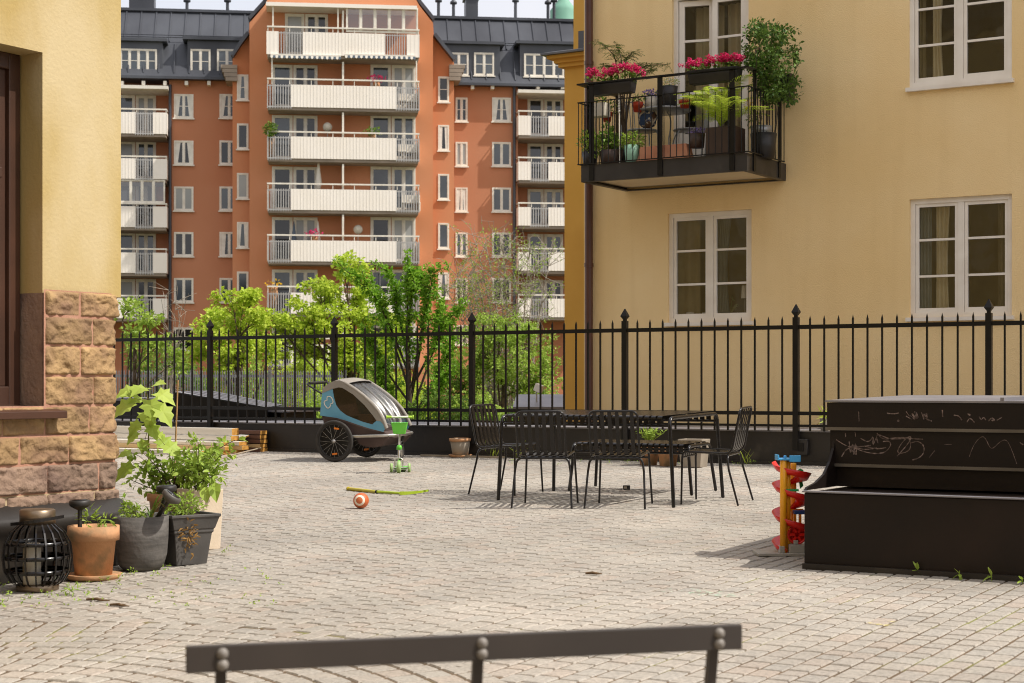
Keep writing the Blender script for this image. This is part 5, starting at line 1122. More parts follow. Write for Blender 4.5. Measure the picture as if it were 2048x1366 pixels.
A = Matrix.Translation((.66,0,.1)) @ Matrix.Rotation(1.75,4,'Z') @ Matrix.Rotation(PI/2,4,'X'); g = MB(); g.lathe([(.062,-.014),(.085,-.02),(.1,-.01),(.1,.01),(.085,.02),(.062,.014),(.062,-.014)], n=28, axis=A); wo = g.build('wheel', M['tyre'], t); g = MB(); g.lathe([(1e-7,-.02),(.062,-.012),(.062,.012),(1e-7,.02)], n=20, axis=A); g.build('rim', M['steel'], wo)
g = MB(); g.tube(roundpath([(.665,-.03,.1),(.68,-.035,.22),(.68,.035,.22),(.655,.03,.1)], .03, 4), .011, 7); g.tube([(.68,0,.215),(.70,0,.31)], .016, 8); g.build('fork', M['plastic_black'], t)
g = MB(); g.tube(roundpath([(-.19,-.29,.78),(-.43,-.29,.915),(-.43,.27,.915),(-.19,.27,.78)], .07, 6), .011, 8); g.build('push_frame', M['plastic_black'], t); g = MB(); g.tube([(-.432,-.2,.917),(-.432,.2,.917)], .018, 10); g.build('handle', M['plastic_black'], t)
# white looped mark on the side panel
mk = [(-.145,.62),(-.17,.655),(-.165,.70),(-.145,.705),(-.155,.73),(-.13,.765),(-.10,.765),(-.095,.735),(-.08,.71),(-.075,.675),(-.095,.655),(-.105,.635),(-.125,.615)]
mk = [((x-325)/1078, (1250-y)/1161) for x, y in ((190,382),(215,376),(236,388),(254,415),(258,440),(248,458),(226,462),(228,480),(216,500),(200,510),(184,503),(162,474),(153,448),(160,430),(178,422),(190,418),(186,400))]
g = MB(); g.tube([(u, -(yside(u,v)+.002), v) for u, v in [(-.115+(a+.115)*1.22, .695+(b-.695)*1.22) for a, b in mk]], .0062, 6, closed=True); g.build('emblem', M['white_paint'], t)
# ---------------------------------------------------------------- pots along the wall
M['pot_grey'] = mat('pot_grey', C('#8d8272'), C('#9d9282'), 4, .8)
p = gpz(921,914); t = potted('plant_pot', p, .125, .095, .2, M['pot_grey'], 'empty grey pot with a terracotta rim and saucer, at the foot of the wall', 'plant pot', None, tilt=True)
t.location.z += .02; g = MB(); g.lathe([(.112,.17),(.13,.172),(.134,.205),(.12,.206),(.112,.17)], n=28); g.build('rim', M['terracotta'], t); g = MB(); g.lathe([(1e-7,-.018),(.12,-.018),(.145,.012),(.135,.012),(1e-7,-.006)], n=28); g.build('saucer', M['terracotta'], t)
for px, py, mt, lab, sq in ((1297,930,'terracotta','terracotta pot with upright green shoots behind the bench','round'),(1336,932,'terracotta','plain terracotta pot right of the one with shoots','round2'),(1388,934,'pot_grey','grey square pot behind the right end of the bench','sq')):
    p = gpz(px, py)
    if sq == 'sq':
        t = empty('plant_pot', p, .1, lab, 'plant pot'); g = MB(); lo = [(-.11,-.11,0),(.11,-.11,0),(.11,.11,0),(-.11,.11,0)]; hi = [(x*1.25,y*1.25,.3) for x, y, z in lo]; inn = [(x*1.15,y*1.15,.3) for x, y, z in lo]; dn = [(x*1.1,y*1.1,.26) for x, y, z in lo]
        g.add(lo+hi+inn+dn, [(3,2,1,0),(12,13,14,15)]+[(i+k*4,(i+1)%4+k*4,(i+1)%4+k*4+4,i+k*4+4) for k in range(3) for i in range(4)]); g.build('pot', M[mt], t, bevel=.006)
    else:
        t = potted('plant_pot', p, .125 if sq == 'round' else .12, .09, .24, M[mt], lab, 'plant pot', None, rim=.008, rimh=.05)
        if sq == 'round':
            g = MB(); rnd = random.Random(3); zt_ = (930-862)/182
            for k in range(9):
                tip = Vector((rnd.gauss(0,.07), rnd.gauss(0,.05), rnd.uniform(.35, zt_))); path = bez((0,0,.22), (tip.x*.3,tip.y*.3,tip.z*.8), tip, 9); g.tube(path, .003, 4)
                for q in path[3:]:
                    for _ in range(3): g.leaf(q, rdir(rnd,.9), rdir(rnd,1), .065, .014, .2, .2, 0)
            g.build('foliage', LM['fresh'], t)
p = Vector(gpz(1658,930)); t = potted('plant_pot', p, .1, .055, .5, M['pot_grey'], 'slender tall pot with a striped leafy plant just left of the black block', 'plant pot', None)
g = MB(); rnd = random.Random(6)
for k in range(16): d = rdir(rnd,.6); g.leaf((0,0,.48), d, rdir(rnd,1), rnd.uniform(.14,.26), .03, .2, .3, 0)
g.build('foliage', LM['lime'], t); g = MB()
for k in range(8): d = rdir(rnd,-.3); g.leaf((0,0,.47), d, rdir(rnd,1), .14, .02, .2, .6, 0)
g.build('dry_leaves', LM['dry'], t)
p = yp(1606,893,WALLY-.03); t = empty('socket_box', (p.x, WALLY-.002, p.z), 0, 'small black electrical box on the parapet face near the black block', 'electrical box'); g = MB(); g.box((-.06,-.06,-.09),(.06,0,.08)); g.build('case', M['plastic_black'], t, bevel=.006); g = MB(); g.box((-.04,-.07,-.05),(.02,-.061,.04)); g.build('cover', M['black_metal'], t, bevel=.003)
# ---------------------------------------------------------------- pile of planks by the wall
M['board_white'] = mat('board_white', C('#e2dccf'), C('#cdc5b8'), 3, .7, stretch=(.3,6,6)); M['board_brown'] = mat('board_brown', C('#5f4032'), C('#6f4c3b'), 3, .6, stretch=(.3,6,6)); M['board_raw'] = mat('board_raw', C('#d8bb8a'), C('#c8a672'), 4, .8, stretch=(.3,9,9)); M['end_grain'] = mat('end_grain', C('#c28f42'), C('#a8762e'), 30, .9)
def plank(pxe, Y, z, h, w, mt, lab, Ln=2.6, rz=0, rx=0):
    X = yp(pxe, 880, Y).x; t = MB(); t.box((-Ln,0,0),(0,w,h)); t.mi = [1 if i in (3,5) else 0 for i in range(6)]
    o = t.build('plank', [M[mt], M['end_grain']], None, bevel=.002); o.location = (X, Y, gz(Y)+z); o.rotation_euler = (rx, math.radians(.15), rz); tag(o, lab, 'plank', 'planks piled by the wall'); return o
pl = [(521,16.98,0.0,.05,.15,'board_brown','brown board at the bottom of the pile, against the wall'),(520,16.98,.055,.045,.14,'board_raw','raw board second from the bottom of the pile, against the wall'),(521,16.98,.11,.05,.14,'board_brown','brown board in the middle of the pile, against the wall'),(520,16.98,.17,.045,.14,'board_brown','brown board near the top of the pile, against the wall'),(521,16.98,.225,.05,.13,'board_brown','topmost brown board of the pile, against the wall'),
      (472,16.60,.0,.045,.16,'board_raw','raw board lowest in the middle row of the pile'),(484,16.62,.05,.05,.14,'board_raw','pale raw board with a split yellow end in the pile'),(478,16.60,.105,.05,.16,'board_white','white board above the split raw board in the pile'),(462,16.66,.16,.06,.15,'board_white','white board with yellow end grain high in the pile'),(464,16.70,.226,.09,.13,'board_white','thick white board on the very top of the pile'),(486,16.84,.175,.018,.13,'board_white','thin white board tipped on the right of the pile'),
      (445,16.36,.0,.05,.15,'board_white','white board lying lowest at the front of the pile'),(402,16.2,.0,.055,.12,'board_white','short white board in front, nearest to us in the pile'),(450,16.38,.055,.05,.14,'board_raw','raw board on the front row of the pile'),(441,16.42,.11,.045,.14,'board_white','white board on top of the front row of the pile')]
for i, q in enumerate(pl): plank(*q, rz=random.Random(i).uniform(-.02,.02), rx=.25 if 'tipped' in q[6] else 0)
# ---------------------------------------------------------------- black sheet metal block with chalk scribbles
M['block_metal'] = mat('block_metal', C('#130b07'), C('#1a100a'), 2.2, .5, .0, .0012, 25, spec=.3, c3=C('#22160f'), s3=1.6, m3=(.5,.75))
M['block_edge'] = mat('block_edge', C('#5d574e'), C('#6d675d'), 4, .45, .3)
BY = 9.52; BXL = -3.82; gb = gz(BY)
blk = empty('metal_block', (BXL, BY, gb), 0, 'black sheet metal seat block with chalk scribbles, right foreground', 'seat block')
zl = yp(1610,985,BY).z-gb; YR = .50; z1 = xp(1672,925,BXL).z-gb; z2 = xp(1666,853,BXL).z-gb; z3 = xp(1663,805,BXL).z-gb; LX = 5.2
g = MB(); g.box((0,0,-.2),(LX,3.0,zl)); g.build('seat', M['block_metal'], blk, bevel=.006)
g = MB(); g.box((-.005,-.025,zl+.002),(LX,.03,zl+.012)); g.build('seat_edge', M['cap_metal'], blk, bevel=.003)
g = MB(); g.box((0,-.03,-.02),(LX,-.002,.03)); g.build('base_flashing', M['wall_metal'], blk)
g = MB(); g.prism([(.0,zl+.0125),(.03,zl+.03),(.16,zl+.05),(.30,zl+.095),(.40,zl+.17),(.46,zl+.25),(YR-.02,zl+.32),(YR+.03,zl+.32),(YR+.03,zl+.0125)], -.004, .012, lambda u, v, a: (a, u, v)); g.build('end_flare', M['block_metal'], blk)
for nm, za, zb_, off, xo in (('lower_panel', zl+.013, z1-.02, .0, .0), ('middle_panel', z1-.005, z2-.02, -.028, -.018), ('upper_panel', z2-.005, z3, -.05, -.03)):
    g = MB(); g.box((xo,YR+off,za),(LX,2.9,zb_)); g.build(nm, M['block_metal'], blk)
for z, off, xo in ((z1,-.034,-.02),(z2,-.056,-.034)): g = MB(); g.box((xo-.004,YR+off,z-.022),(LX,YR+off+.1,z-.003)); g.build('drip_edge', M['block_edge'], blk)
g = MB(); ztop = z3+.002; g.prism([(YR-.06,ztop),(YR-.06,ztop+.012),(2.0,ztop+.036),(3.0,ztop+.012),(3.0,ztop)], -.04, LX, lambda u, v, a: (a, u, v)); g.beam((1.05,YR-.05,ztop+.02),(1.35,2.0,ztop+.05),.025,.025); g.build('top_sheet', M['cap_metal'], blk)
M['chalk'] = mat('chalk', C('#99867e'), C('#5a4c45'), 40, .95, contrast=(.35,.6))
def chalk(strokes, off, r, name):
    Y = BY+YR+off-.0015
    for st in strokes:
        g = MB()
        P = [yp(1600+x/3.2523, 760+y/3.2523, Y) for x, y in st]; P = [p-blk.location for p in P]
        if len(P) > 2: Q = []; [Q.extend(bez((P[max(i-1,0)]+P[i])/2 if i else P[0], P[i], (P[i]+P[min(i+1,len(P)-1)])/2 if i < len(P)-1 else P[i], 4)) for i in range(len(P))]; P = Q
        for a, b in zip(P, P[1:]):
            if (b-a).length < 1e-5: continue
            d = (b-a).normalized(); sd = d.cross(Vector((0,1,0)))*r*random.uniform(.35,.9); g.add([a-sd, b-sd, b+sd, a+sd], [(0,1,2,3)])
        g.build('chalk_stroke', M['chalk'], blk)
chalk([[(235,388),(300,430),(360,440),(430,455),(500,440)],[(320,400),(330,500),(345,385),(350,520),(362,380),(370,515),(340,420),(355,480),(335,450),(366,470)],[(395,380),(450,410),(480,355),(470,440),(500,360),(510,430),(490,345),(560,375),(600,385),(690,380),(800,385)],[(330,430),(420,470),(500,480),(560,470),(595,420),(580,395),(540,400)],[(632,495),(700,420),(730,365),(690,375),(640,440),(632,480),(700,470),(725,430),(710,385)],[(720,410),(770,395),(810,430),(805,480),(770,510),(730,520)],[(270,500),(305,440),(380,435),(460,425)],[(295,345),(297,370)],[(358,340),(362,370)],[(500,345),(540,390),(610,375),(700,375)],[(420,430),(500,450),(560,440)]], -.028, .0042, 'chalk_drawing')
chalk([[(1100,500),(1130,420),(1180,362),(1210,380),(1242,462),(1300,400),(1345,383),(1380,460),(1410,545)],[(840,505),(875,460)],[(1430,405),(1457,430),(1440,410),(1457,420)],[(940,420),(985,418)]], -.028, .0018, 'chalk_drawing')
chalk([[(690,205),(740,275),(700,215),(760,272),(715,198),(775,272),(735,180),(785,268),(745,190),(760,260),(700,225),(735,262),(690,235)],[(790,210),(812,272),(800,205),(830,262),(815,200),(835,255),(800,245),(858,268)],[(382,205),(384,270)],[(926,195),(928,240)],[(565,215),(600,222),(645,214)],[(640,258),(632,270),(646,266)],[(1000,228),(1035,232),(1060,270),(1036,240)],[(1090,220),(1112,228),(1098,232)],[(1085,275),(1105,242),(1135,276)],[(1165,238),(1180,262),(1195,238),(1208,260)],[(1225,268),(1250,240),(1272,268),(1240,262),(1262,258)],[(1280,262),(1312,244)]], -.05, .004, 'chalk_drawing')
# seedlings at its foot
rnd = random.Random(4)
for px, py, n in ((1835,1148,6),(1919,1156,4),(2045,1165,3),(1983,1160,4),(1755,1141,3)):
    t = empty('seedling', gpz(px, py+3), 0, {1835:'two leaved green seedling at the foot of the black block',1919:'small single seedling right of the two leaved one at the black block',2045:'seedling at the right picture edge by the black block',1983:'tiny seedling between the two at the block foot',1755:'tiny seedling nearest the left corner of the black block'}[px], 'weed', 'seedlings at the foot of the black block')
    g = MB(); h = .05 if n > 3 else .03
    for k in range(n): d = rdir(rnd,.25); g.leaf((0,0,h*.6), d, (0,0,1), rnd.uniform(.035,.07), .024, .2, .1, 1)
    g.tube([(0,0,0),(0,0,h)], .002, 4); g.build('leaves', LM['fresh'], t)
# ---------------------------------------------------------------- marble run toy
M['toy_yellow'] = mat('toy_yellow', C('#f5a81a'), C('#f3ae28'), 5, .3); M['toy_red'] = mat('toy_red', C('#d81a14'), C('#e02a20'), 5, .28); M['toy_blue'] = mat('toy_blue', C('#3f9fd8'), C('#48a8e0'), 5, .3); M['toy_green'] = mat('toy_green', C('#1fa05a'), C('#2cae68'), 5, .3); M['toy_grey'] = mat('toy_grey', C('#9a968e'), C('#a8a49b'), 5, .4); M['toy_navy'] = mat('toy_navy', C('#1d2f5e'), C('#243868'), 5, .35)
o = Vector(gpz(1568,1111)); t = empty('marble_run', o, YAW, 'red and yellow plastic marble run with spiral chutes, left of the black block', 'toy')
S_ = 1/315.
g = MB(); g.box((-.17,-.05,0),(.16,.22,.018)); g.box((-.03,-.03,.018),(-.0,.05,.06)); g.box((.028,-.03,.018),(.14,.05,.07)); g.box((.06,0,.07),(.09,.05,.095)); g.build('base', M['toy_grey'], t, bevel=.003)
def rod(x, y, z0, z1, r, mt): g = MB(); g.lathe([(1e-7,z0),(r,z0),(r,z1-.004),(r*.8,z1),(1e-7,z1)], (x,y,0), 14); g.build('column', M[mt], t)
rod(-.004,0,.018,.605,.022,'toy_yellow'); rod(.03,.03,.018,.59,.016,'toy_yellow'); rod(.085,.16,.018,.575,.02,'toy_yellow')
g = MB(); N = 150; vs = []; cx, cy = .062, .085
for i in range(N+1):
    q_ = 3.3*i/N; a = 2*PI*q_+2.4; z = .555-(.13*q_ if q_ < 1.2 else .156+.185*(q_-1.2)); c, s = math.cos(a), math.sin(a)
    for r, dz in ((.028,.03),(.04,.006),(.095,.0),(.122,.034),(.126,.034),(.1,-.006),(.04,-.004)): vs.append((cx+c*r, cy+s*r, z+dz))
fs = []
for i in range(N):
    for k in range(7): fs.append((i*7+k, i*7+(k+1)%7, (i+1)*7+(k+1)%7, (i+1)*7+k))
g.add(vs, fs, True); g.build('spiral_chute', M['toy_red'], t)
g = MB(); g.box((-.045,-.03,.6),(.1,.09,.612)); g.box((-.045,-.03,.612),(-.035,.09,.635)); g.box((.0,-.03,.612),(.012,.02,.63)); g.box((.03,-.035,.59),(.1,-.025,.632)); g.build('top_tray', M['toy_blue'], t, bevel=.003)
g = MB(); g.prism([(.0,.55),(.03,.57),(.05,.56),(.04,.5),(.05,.46),(.03,.44),(.02,.5)], .16, .175, lambda u, v, a: (u+.1, a, v-.03)); g.build('connector', M['toy_green'], t); g = MB(); g.box((.01,-.02,.405),(.09,.03,.418)); g.build('connector', M['toy_green'], t)
g = MB(); g.box((.06,-.02,.26),(.16,.04,.285)); g.build('connector', M['toy_navy'], t, bevel=.004)
g = MB(); A = Matrix.Translation((.085,.02,.13)) @ Matrix.Rotation(PI/2,4,'X')
for k in range(6): a = k*PI/3; g.box((.015,-.008,-.01),(.06,.008,.01), A @ Matrix.Rotation(a,4,'Z'))
g.lathe([(.05,-.012),(.062,-.012),(.062,.012),(.05,.012),(.05,-.012)], n=24, axis=A); g.build('paddle_wheel', M['toy_red'], t); g = MB(); 
for x in (.05,.085,.12): g.box((x-.007,.10,.018),(x+.007,.13,.27))
g.box((.04,.10,.27),(.14,.13,.285)); g.build('arch', M['toy_yellow'], t)
# ---------------------------------------------------------------- the yellow house at the left: local x runs away from us, -y is out into the yard
M['yellow'] = mat('yellow', C('#ac945b'), C('#b49e66'), .8, .9, 0, .003, 40, detail=9, c3=C('#c2b087'), s3=1.1, m3=(.5,.66), stretch=(1,1,.5))
LX0 = -7.9
lh = empty('yellow_house', (LX0, 0, 0), PI/2, 'yellow plastered house with a rough stone base and brown window, left edge', 'house')
CU = 8.02; zS = 1.585
wz0, wz1, wu0, wu1 = xp(85,812,LX0).z, xp(85,105,LX0).z, 5.9, xp(85,105,LX0).y
g = MB(); facade(g, -9, CU, zS-.02, 9, 0, [(wu0,wu1,zS-.02,wz1)], .2, True, False)
g.add([(CU,0,zS-.02),(CU,12,zS-.02),(CU,12,9),(CU,0,9)], [(0,1,2,3)])
g.add([(CU,.16,-.6),(CU,12,-.6),(CU,12,zS-.02),(CU,.16,zS-.02)], [(0,1,2,3)]); g.add([(CU-.16,0,-.6),(CU,.16,-.6),(CU,.16,zS-.02),(CU-.16,0,zS-.02)], [(0,1,2,3)]); g.add([(CU-.16,0,zS-.02),(CU,.16,zS-.02),(CU,0,zS-.02)], [(0,2,1)])
g.box((-20,-26,-.8),(-9,12,9)); g.build('wall', M['yellow'], lh)  # the box is the unseen wing behind the viewer, added for pane reflections
g = MB(); g.prism([(-20.3,9.0),(-9+.4,9.0),(-9+.4,9.12),(-14.5,11.5),(-20.3,9.12)], -26.3, 12.3, lambda u, v, a: (u, a, v)); g.prism([(-.4,9.0),(-.4,9.13),(6,11.6),(12.3,9.13),(12.3,9.0)], -8.6, CU+.35, lambda u, v, a: (a, u, v)); g.build('roof', M['roofmetal'], lh)
g = MB(); facade(g, -9, CU-.16, -.6, zS-.02, 0, [(wu0,wu1,wz0,zS-.02)], .2, False, True); LOWER = g
# windows of the unseen wing across the yard, added to vary the pane reflections
for k in range(9):
    for z in (.9, 3.9, 6.6):
        y = -22+k*3.6; g = MB(); g.box((-9.004,y,z),(-8.96,y+1.2,z+1.6)); wd = g.build('window', M['white_frame'], lh); g = MB()
        for a_ in (.08,.64): g.add([(-8.955,y+a_,z+.08),(-8.955,y+a_+.48,z+.08),(-8.955,y+a_+.48,z+1.52),(-8.955,y+a_,z+1.52)], [(0,1,2,3)]); g.build('pane', M['pane_deep'], wd); g = MB()
M['brown_frame'] = mat('brown_frame', C('#3c261a'), C('#4a2f21'), 3, .45)
# stone base: rough blocks in courses round the corner
M['stone'] = mat('stone', C('#8c704e'), C('#a88a60'), 6, .92, 0, .014, 34, detail=10, island=.18, c3=C('#84674f'), s3=3.2, m3=(.48,.66)); M['stone_dark'] = mat('stone_dark', C('#806a5a'), C('#937a66'), 6, .92, 0, .014, 34, detail=9, island=.16, c3=C('#6e584c'), s3=3, m3=(.5,.62)); M['mortar'] = mat('mortar', C('#a67862'), C('#b28770'), 8, .9, 0, .004, 60); M['mortar_pale'] = mat('mortar_pale', C('#b9a583'), C('#a8946f'), 8, .9, 0, .004, 60)
rad = .16; arc = rad*PI/2; S1 = CU-rad
def pathp(s):
    """point and outward normal along the wall foot: s = 0 at the near end, round the corner, then along the far side"""
    if s < S1: return Vector((s,0)), Vector((0,-1))
    if s < S1+arc: a = (s-S1)/rad; return Vector((S1+rad*math.sin(a), rad-rad*math.cos(a))), Vector((math.sin(a),-math.cos(a)))
    return Vector((CU, rad+s-S1-arc)), Vector((1,0))
from mathutils import noise as mn
rs2 = random.Random(12)
zc = [zS, 1.425, 1.245, 1.058, .872, .69, .515, .335, .17]
def hole(s0, s1, z0, z1): return s1 > wu0-.02 and s0 < wu1 and z1 > wz0-.06
for row in range(8):
    zt_, zb_ = zc[row], zc[row+1]; dark = row >= 6; s = 4.6+rs2.random()*.3; g = MB(); smax = S1+arc+1.6
    m = MB()
    bulge = .012+.012*(row >= 5)
    while s < smax:
        L = rs2.uniform(.26,.46); e = s+L
        if abs(e-wu1) < .16: e = wu1+.003
        if s < wu1 < e and zt_ > wz0: e = max(wu1, s+.05)
        if hole(s+.01, e-.01, zb_, zt_) and zt_ > wz0+.05:
            if g.v: g.build('stone_course', M['stone'], lh); g = MB()
            s = e; continue
        nu, nv = max(12, int((e-s)/.0095)), 19; off = rs2.uniform(0,50); vs = []; am = rs2.uniform(.7,1.3)
        for j in range(nv+1):
            for i in range(nu+1):
                u, v = i/nu, j/nv; ss = s+.004+(e-s-.008)*u; zz = zb_+.004+(zt_-zb_-.008)*v
                ed = min(u*(e-s), (1-u)*(e-s), v*(zt_-zb_), (1-v)*(zt_-zb_)); k = min(1, ed/.011); k = k*k*(3-2*k)
                nz = mn.fractal(Vector((ss*6+off, zz*6, off)), .9, 2.2, 4)*.014+(abs(mn.noise(Vector((ss*11+off, zz*12, off*2))))-.2)*.03+(mn.turbulence(Vector((ss*22+off, zz*26, off)), 4, True)-.4)*.012
                d = max(.008 if k > .25 else .0, k*(.019*am+nz))+bulge; p, n_ = pathp(ss); p = p+n_*d; vs.append((p.x, p.y, zz))
        g.add(vs, [(j*(nu+1)+i, j*(nu+1)+i+1, (j+1)*(nu+1)+i+1, (j+1)*(nu+1)+i) for j in range(nv) for i in range(nu)], True)
        s = e
    g.build('stone_course', M['stone_dark'] if dark else M['stone'], lh)
    n = 160
    vs = []; 
    for i in range(n+1):
        ss = 4.6+(smax-4.6)*i/n; p, n_ = pathp(ss); p = p+n_*(.006+bulge); vs += [(p.x,p.y,zb_),(p.x,p.y,zt_)]
    fs = [(2*i,2*i+2,2*i+3,2*i+1) for i in range(n) if not (zt_ > wz0+.05 and wu0 < 4.6+(smax-4.6)*(i+.5)/n < wu1)]
    for part in ([f for f in fs if f[0] < 2*n*.5], [f for f in fs if f[0] >= 2*n*.5]) if len(fs) < n else (fs,):
        m = MB(); used = sorted({i for f in part for i in f}); ix = {i: k for k, i in enumerate(used)}; m.add([vs[i] for i in used], [[ix[i] for i in f] for f in part], True); m.build('mortar', M['mortar_pale'] if row == 7 else M['mortar'], lh)
LOWER.build('reveal_base', M['stone_dark'], lh)  # darker stone tone puts the shade of the window reveal into its colour
# black flashing skirt along the foot
prof = [(.03,.28),(.07,.265),(.15,.21),(.165,.19),(.165,.13),(.15,.12),(.15,-.4)]
g = MB(); n = 120; vs = []; smax = S1+arc+1.2
for i in range(n+1):
    ss = 4+(smax-4)*i/n; p, n_ = pathp(ss)
    for o_, z in prof: q = p+n_*o_; vs.append((q.x,q.y,z))
k = len(prof); g.add(vs, [(i*k+j, i*k+j+1, (i+1)*k+j+1, (i+1)*k+j) for i in range(n) for j in range(k-1)], True); g.build('base_flashing', M['wall_metal'], lh)
# brown window with its sill
wy = .2; g = MB(); fw_ = .1
for a, b, c, d, y0, y1 in ((wu1-fw_,wu1-.012,wz0,wz1,wy-.02,wy+.1),(wu0,wu0+fw_,wz0,wz1,wy-.02,wy+.1),(wu0+fw_,wu1-fw_,wz1-fw_,wz1,wy-.02,wy+.1),(wu0+fw_,wu1-fw_,wz0,wz0+.12,wy-.02,wy+.1)): g.box((a,y0,c),(b,y1,d))
g.box((wu1-.17,wy+.01,wz0+.12),(wu1-fw_,wy+.08,wz1-fw_)); g.box((wu0+fw_,wy+.01,wz0+.12),(wu0+.17,wy+.08,wz1-fw_))
tz = xp(20,348,LX0-.2).z; g.box((wu0+.17,wy-.04,tz-.035),(wu1-.17,wy+.08,tz+.03)); um = (wu0+wu1)/2; g.box((um-.06,wy,wz0+.12),(um+.06,wy+.08,tz-.035)); g.box((um-.06,wy,tz+.03),(um+.06,wy+.08,wz1-fw_))
wn_ = g.build('window', M['brown_frame'], lh, bevel=.006)
g = MB(); g.add([(wu0+.1,wy+.06,wz0+.1),(wu1-.1,wy+.06,wz0+.1),(wu1-.1,wy+.06,wz1-.1),(wu0+.1,wy+.06,wz1-.1)], [(0,1,2,3)]); g.build('pane', M['pane_deep'], wn_)
M['brown_pale'] = mat('brown_pale', C('#8d6a52'), C('#9b775d'), 3, .5)
for a, b in ((wu0+.17,um-.06),(um+.06,wu1-.17)): g = MB(); g.box((a+.002,wy+.02,wz0+.12),(b-.002,wy+.055,tz-.036)); g.box((a+.05,wy+.01,wz0+.2),(b-.05,wy+.019,tz-.1)); g.build('panel', M['brown_pale'], wn_)
g = MB(); g.prism([(-.11,wz0-.075),(-.11,wz0-.03),(.2,wz0+.01),(.2,wz0-.075)], wu0-.05, wu1+.10, lambda u, v, a: (a, u, v)); g.build('sill', M['brown_frame'], wn_, bevel=.004)
# ---------------------------------------------------------------- pots in front of the yellow house
lz = lambda py, s: (py)/s
# lantern
M['candle_wax'] = mat('candle_wax', C('#f2ead8'), C('#e9e0cc'), 4, .6)
p = gpz(75,1180); t = empty('garden_lantern', p, .4, 'black slatted round lantern with a steel cap, left of the terracotta pot', 'lantern')
M['cap_steel'] = mat('cap_steel', C('#7a6a58'), C('#8d7c68'), 8, .35, .8)
g = MB(); zt_ = .385
for k in range(21):
    a = 2*PI*k/21; c, s = math.cos(a), math.sin(a); path = [(r*c, r*s, z) for r, z in ((.10,.02),(.15,.05),(.185,.11),(.195,.19),(.185,.27),(.15,.335),(.09,.385))]; P = []
    for i in range(len(path)-1): P += [Vector(path[i]).lerp(Vector(path[i+1]), q/2) for q in range(2)]
    P.append(Vector(path[-1])); n = len(P); sd = Vector((-s,c,0))*.0048; o_ = Vector((c,s,0))*.0035; vs = []
    for q in P: vs += [q-sd-o_, q+sd-o_, q+sd+o_, q-sd+o_]
    g.add(vs, [(i*4+j, i*4+(j+1)%4, (i+1)*4+(j+1)%4, (i+1)*4+j) for i in range(n-1) for j in range(4)])
g.build('slats', M['powder_black'], t)
for z, r in ((.11,.178),(.27,.178),(.19,.188)): g = MB(); g.lathe([(r-.004,z-.011),(r,z-.011),(r,z+.011),(r-.004,z+.011),(r-.004,z-.011)], n=36); g.build('hoop', M['powder_black'], t)
g = MB(); g.lathe([(1e-7,0),(.115,0),(.12,.004),(.12,.035),(.11,.04),(1e-7,.04)], n=36); g.build('base', M['cap_steel'], t)
g = MB(); g.lathe([(.095,.375),(.1,.375),(.1,.455),(.09,.462),(1e-7,.464)], n=36); g.build('cap', M['cap_steel'], t)
g = MB(); g.tube(bez((-.13,0,.36),(0,.0,.40),(.13,.0,.36),8), .001, 4); P = bez((-.12,-.09,.38),(.05,-.2,.40),(.15,.02,.42),10); [g.beam(P[i], P[i+1], .003, .018) for i in range(10)]; g.build('handle', M['powder_black'], t)
t = empty('candle', (p[0]+.01,p[1]-.05,p[2]+.041), 0, 'thick cream candle standing inside the slatted lantern', 'candle'); g = MB(); g.lathe([(1e-7,0),(.05,0),(.05,.225),(.044,.23),(.038,.222),(1e-7,.22)], n=24); g.build('wax', M['candle_wax'], t); g = MB(); g.tube([(0,0,.22),(.003,0,.24)], .002, 5); g.build('wick', M['black_metal'], t)
# terracotta pot
p = gpz(187,1158); t = potted('plant_pot', p, .14, .108, .30, M['terracotta'], 'big terracotta pot on a saucer between lantern and dark round pot', 'plant pot', None, rim=.012, rimh=.085); t.location.z += .018
g = MB(); g.lathe([(1e-7,-.016),(.145,-.016),(.17,.014),(.16,.016),(1e-7,-.004)], n=32); g.build('saucer', M['terracotta'], t)
foliage(t, 'foliage', LM['fresh'], [((.0,-.03,.335),(.05,.05,.05),40,.07,.014),((.08,.02,.335),(.05,.04,.03),20,.05,.014)], 51)
M['lamp_black'] = mat('lamp_black', C('#24221f'), C('#302d29'), 6, .5); M['lamp_grey'] = mat('lamp_grey', C('#4d4a45'), C('#5c5852'), 6, .5)
def solar(base, head, tilt, mt, lab):
    t = empty('solar_lamp', base, 0, lab, 'garden lamp', 'solar lamps stuck in the pots'); b = Vector(base); h = Vector(head)-b
    g = MB(); g.tube([(0,0,0), h], .013, 8); g.build('stake', M['lamp_black'], t)
    A = Matrix.Translation(h) @ tilt; g = MB(); g.lathe([(.018,-.03),(.055,-.008),(.062,0),(.062,.022),(.055,.028),(1e-7,.028)], n=24, axis=A); g.build('lamp_head', M[mt], t); g = MB(); g.lathe([(1e-7,.029),(.045,.029),(.045,.031),(1e-7,.031)], n=20, axis=A); g.build('solar_cell', M['pane_deep'], t)
pp_ = Vector(p); s_ = 337.
b0 = xp(141,1060,pp_.x+.0); solar((pp_.x-.02,pp_.y-.09,pp_.z+.27), (pp_.x-.02,pp_.y-.09,at(141,1012,9.95).z), Matrix.Rotation(.04,4,'X'), 'lamp_black', 'upright black solar lamp in the terracotta pot')
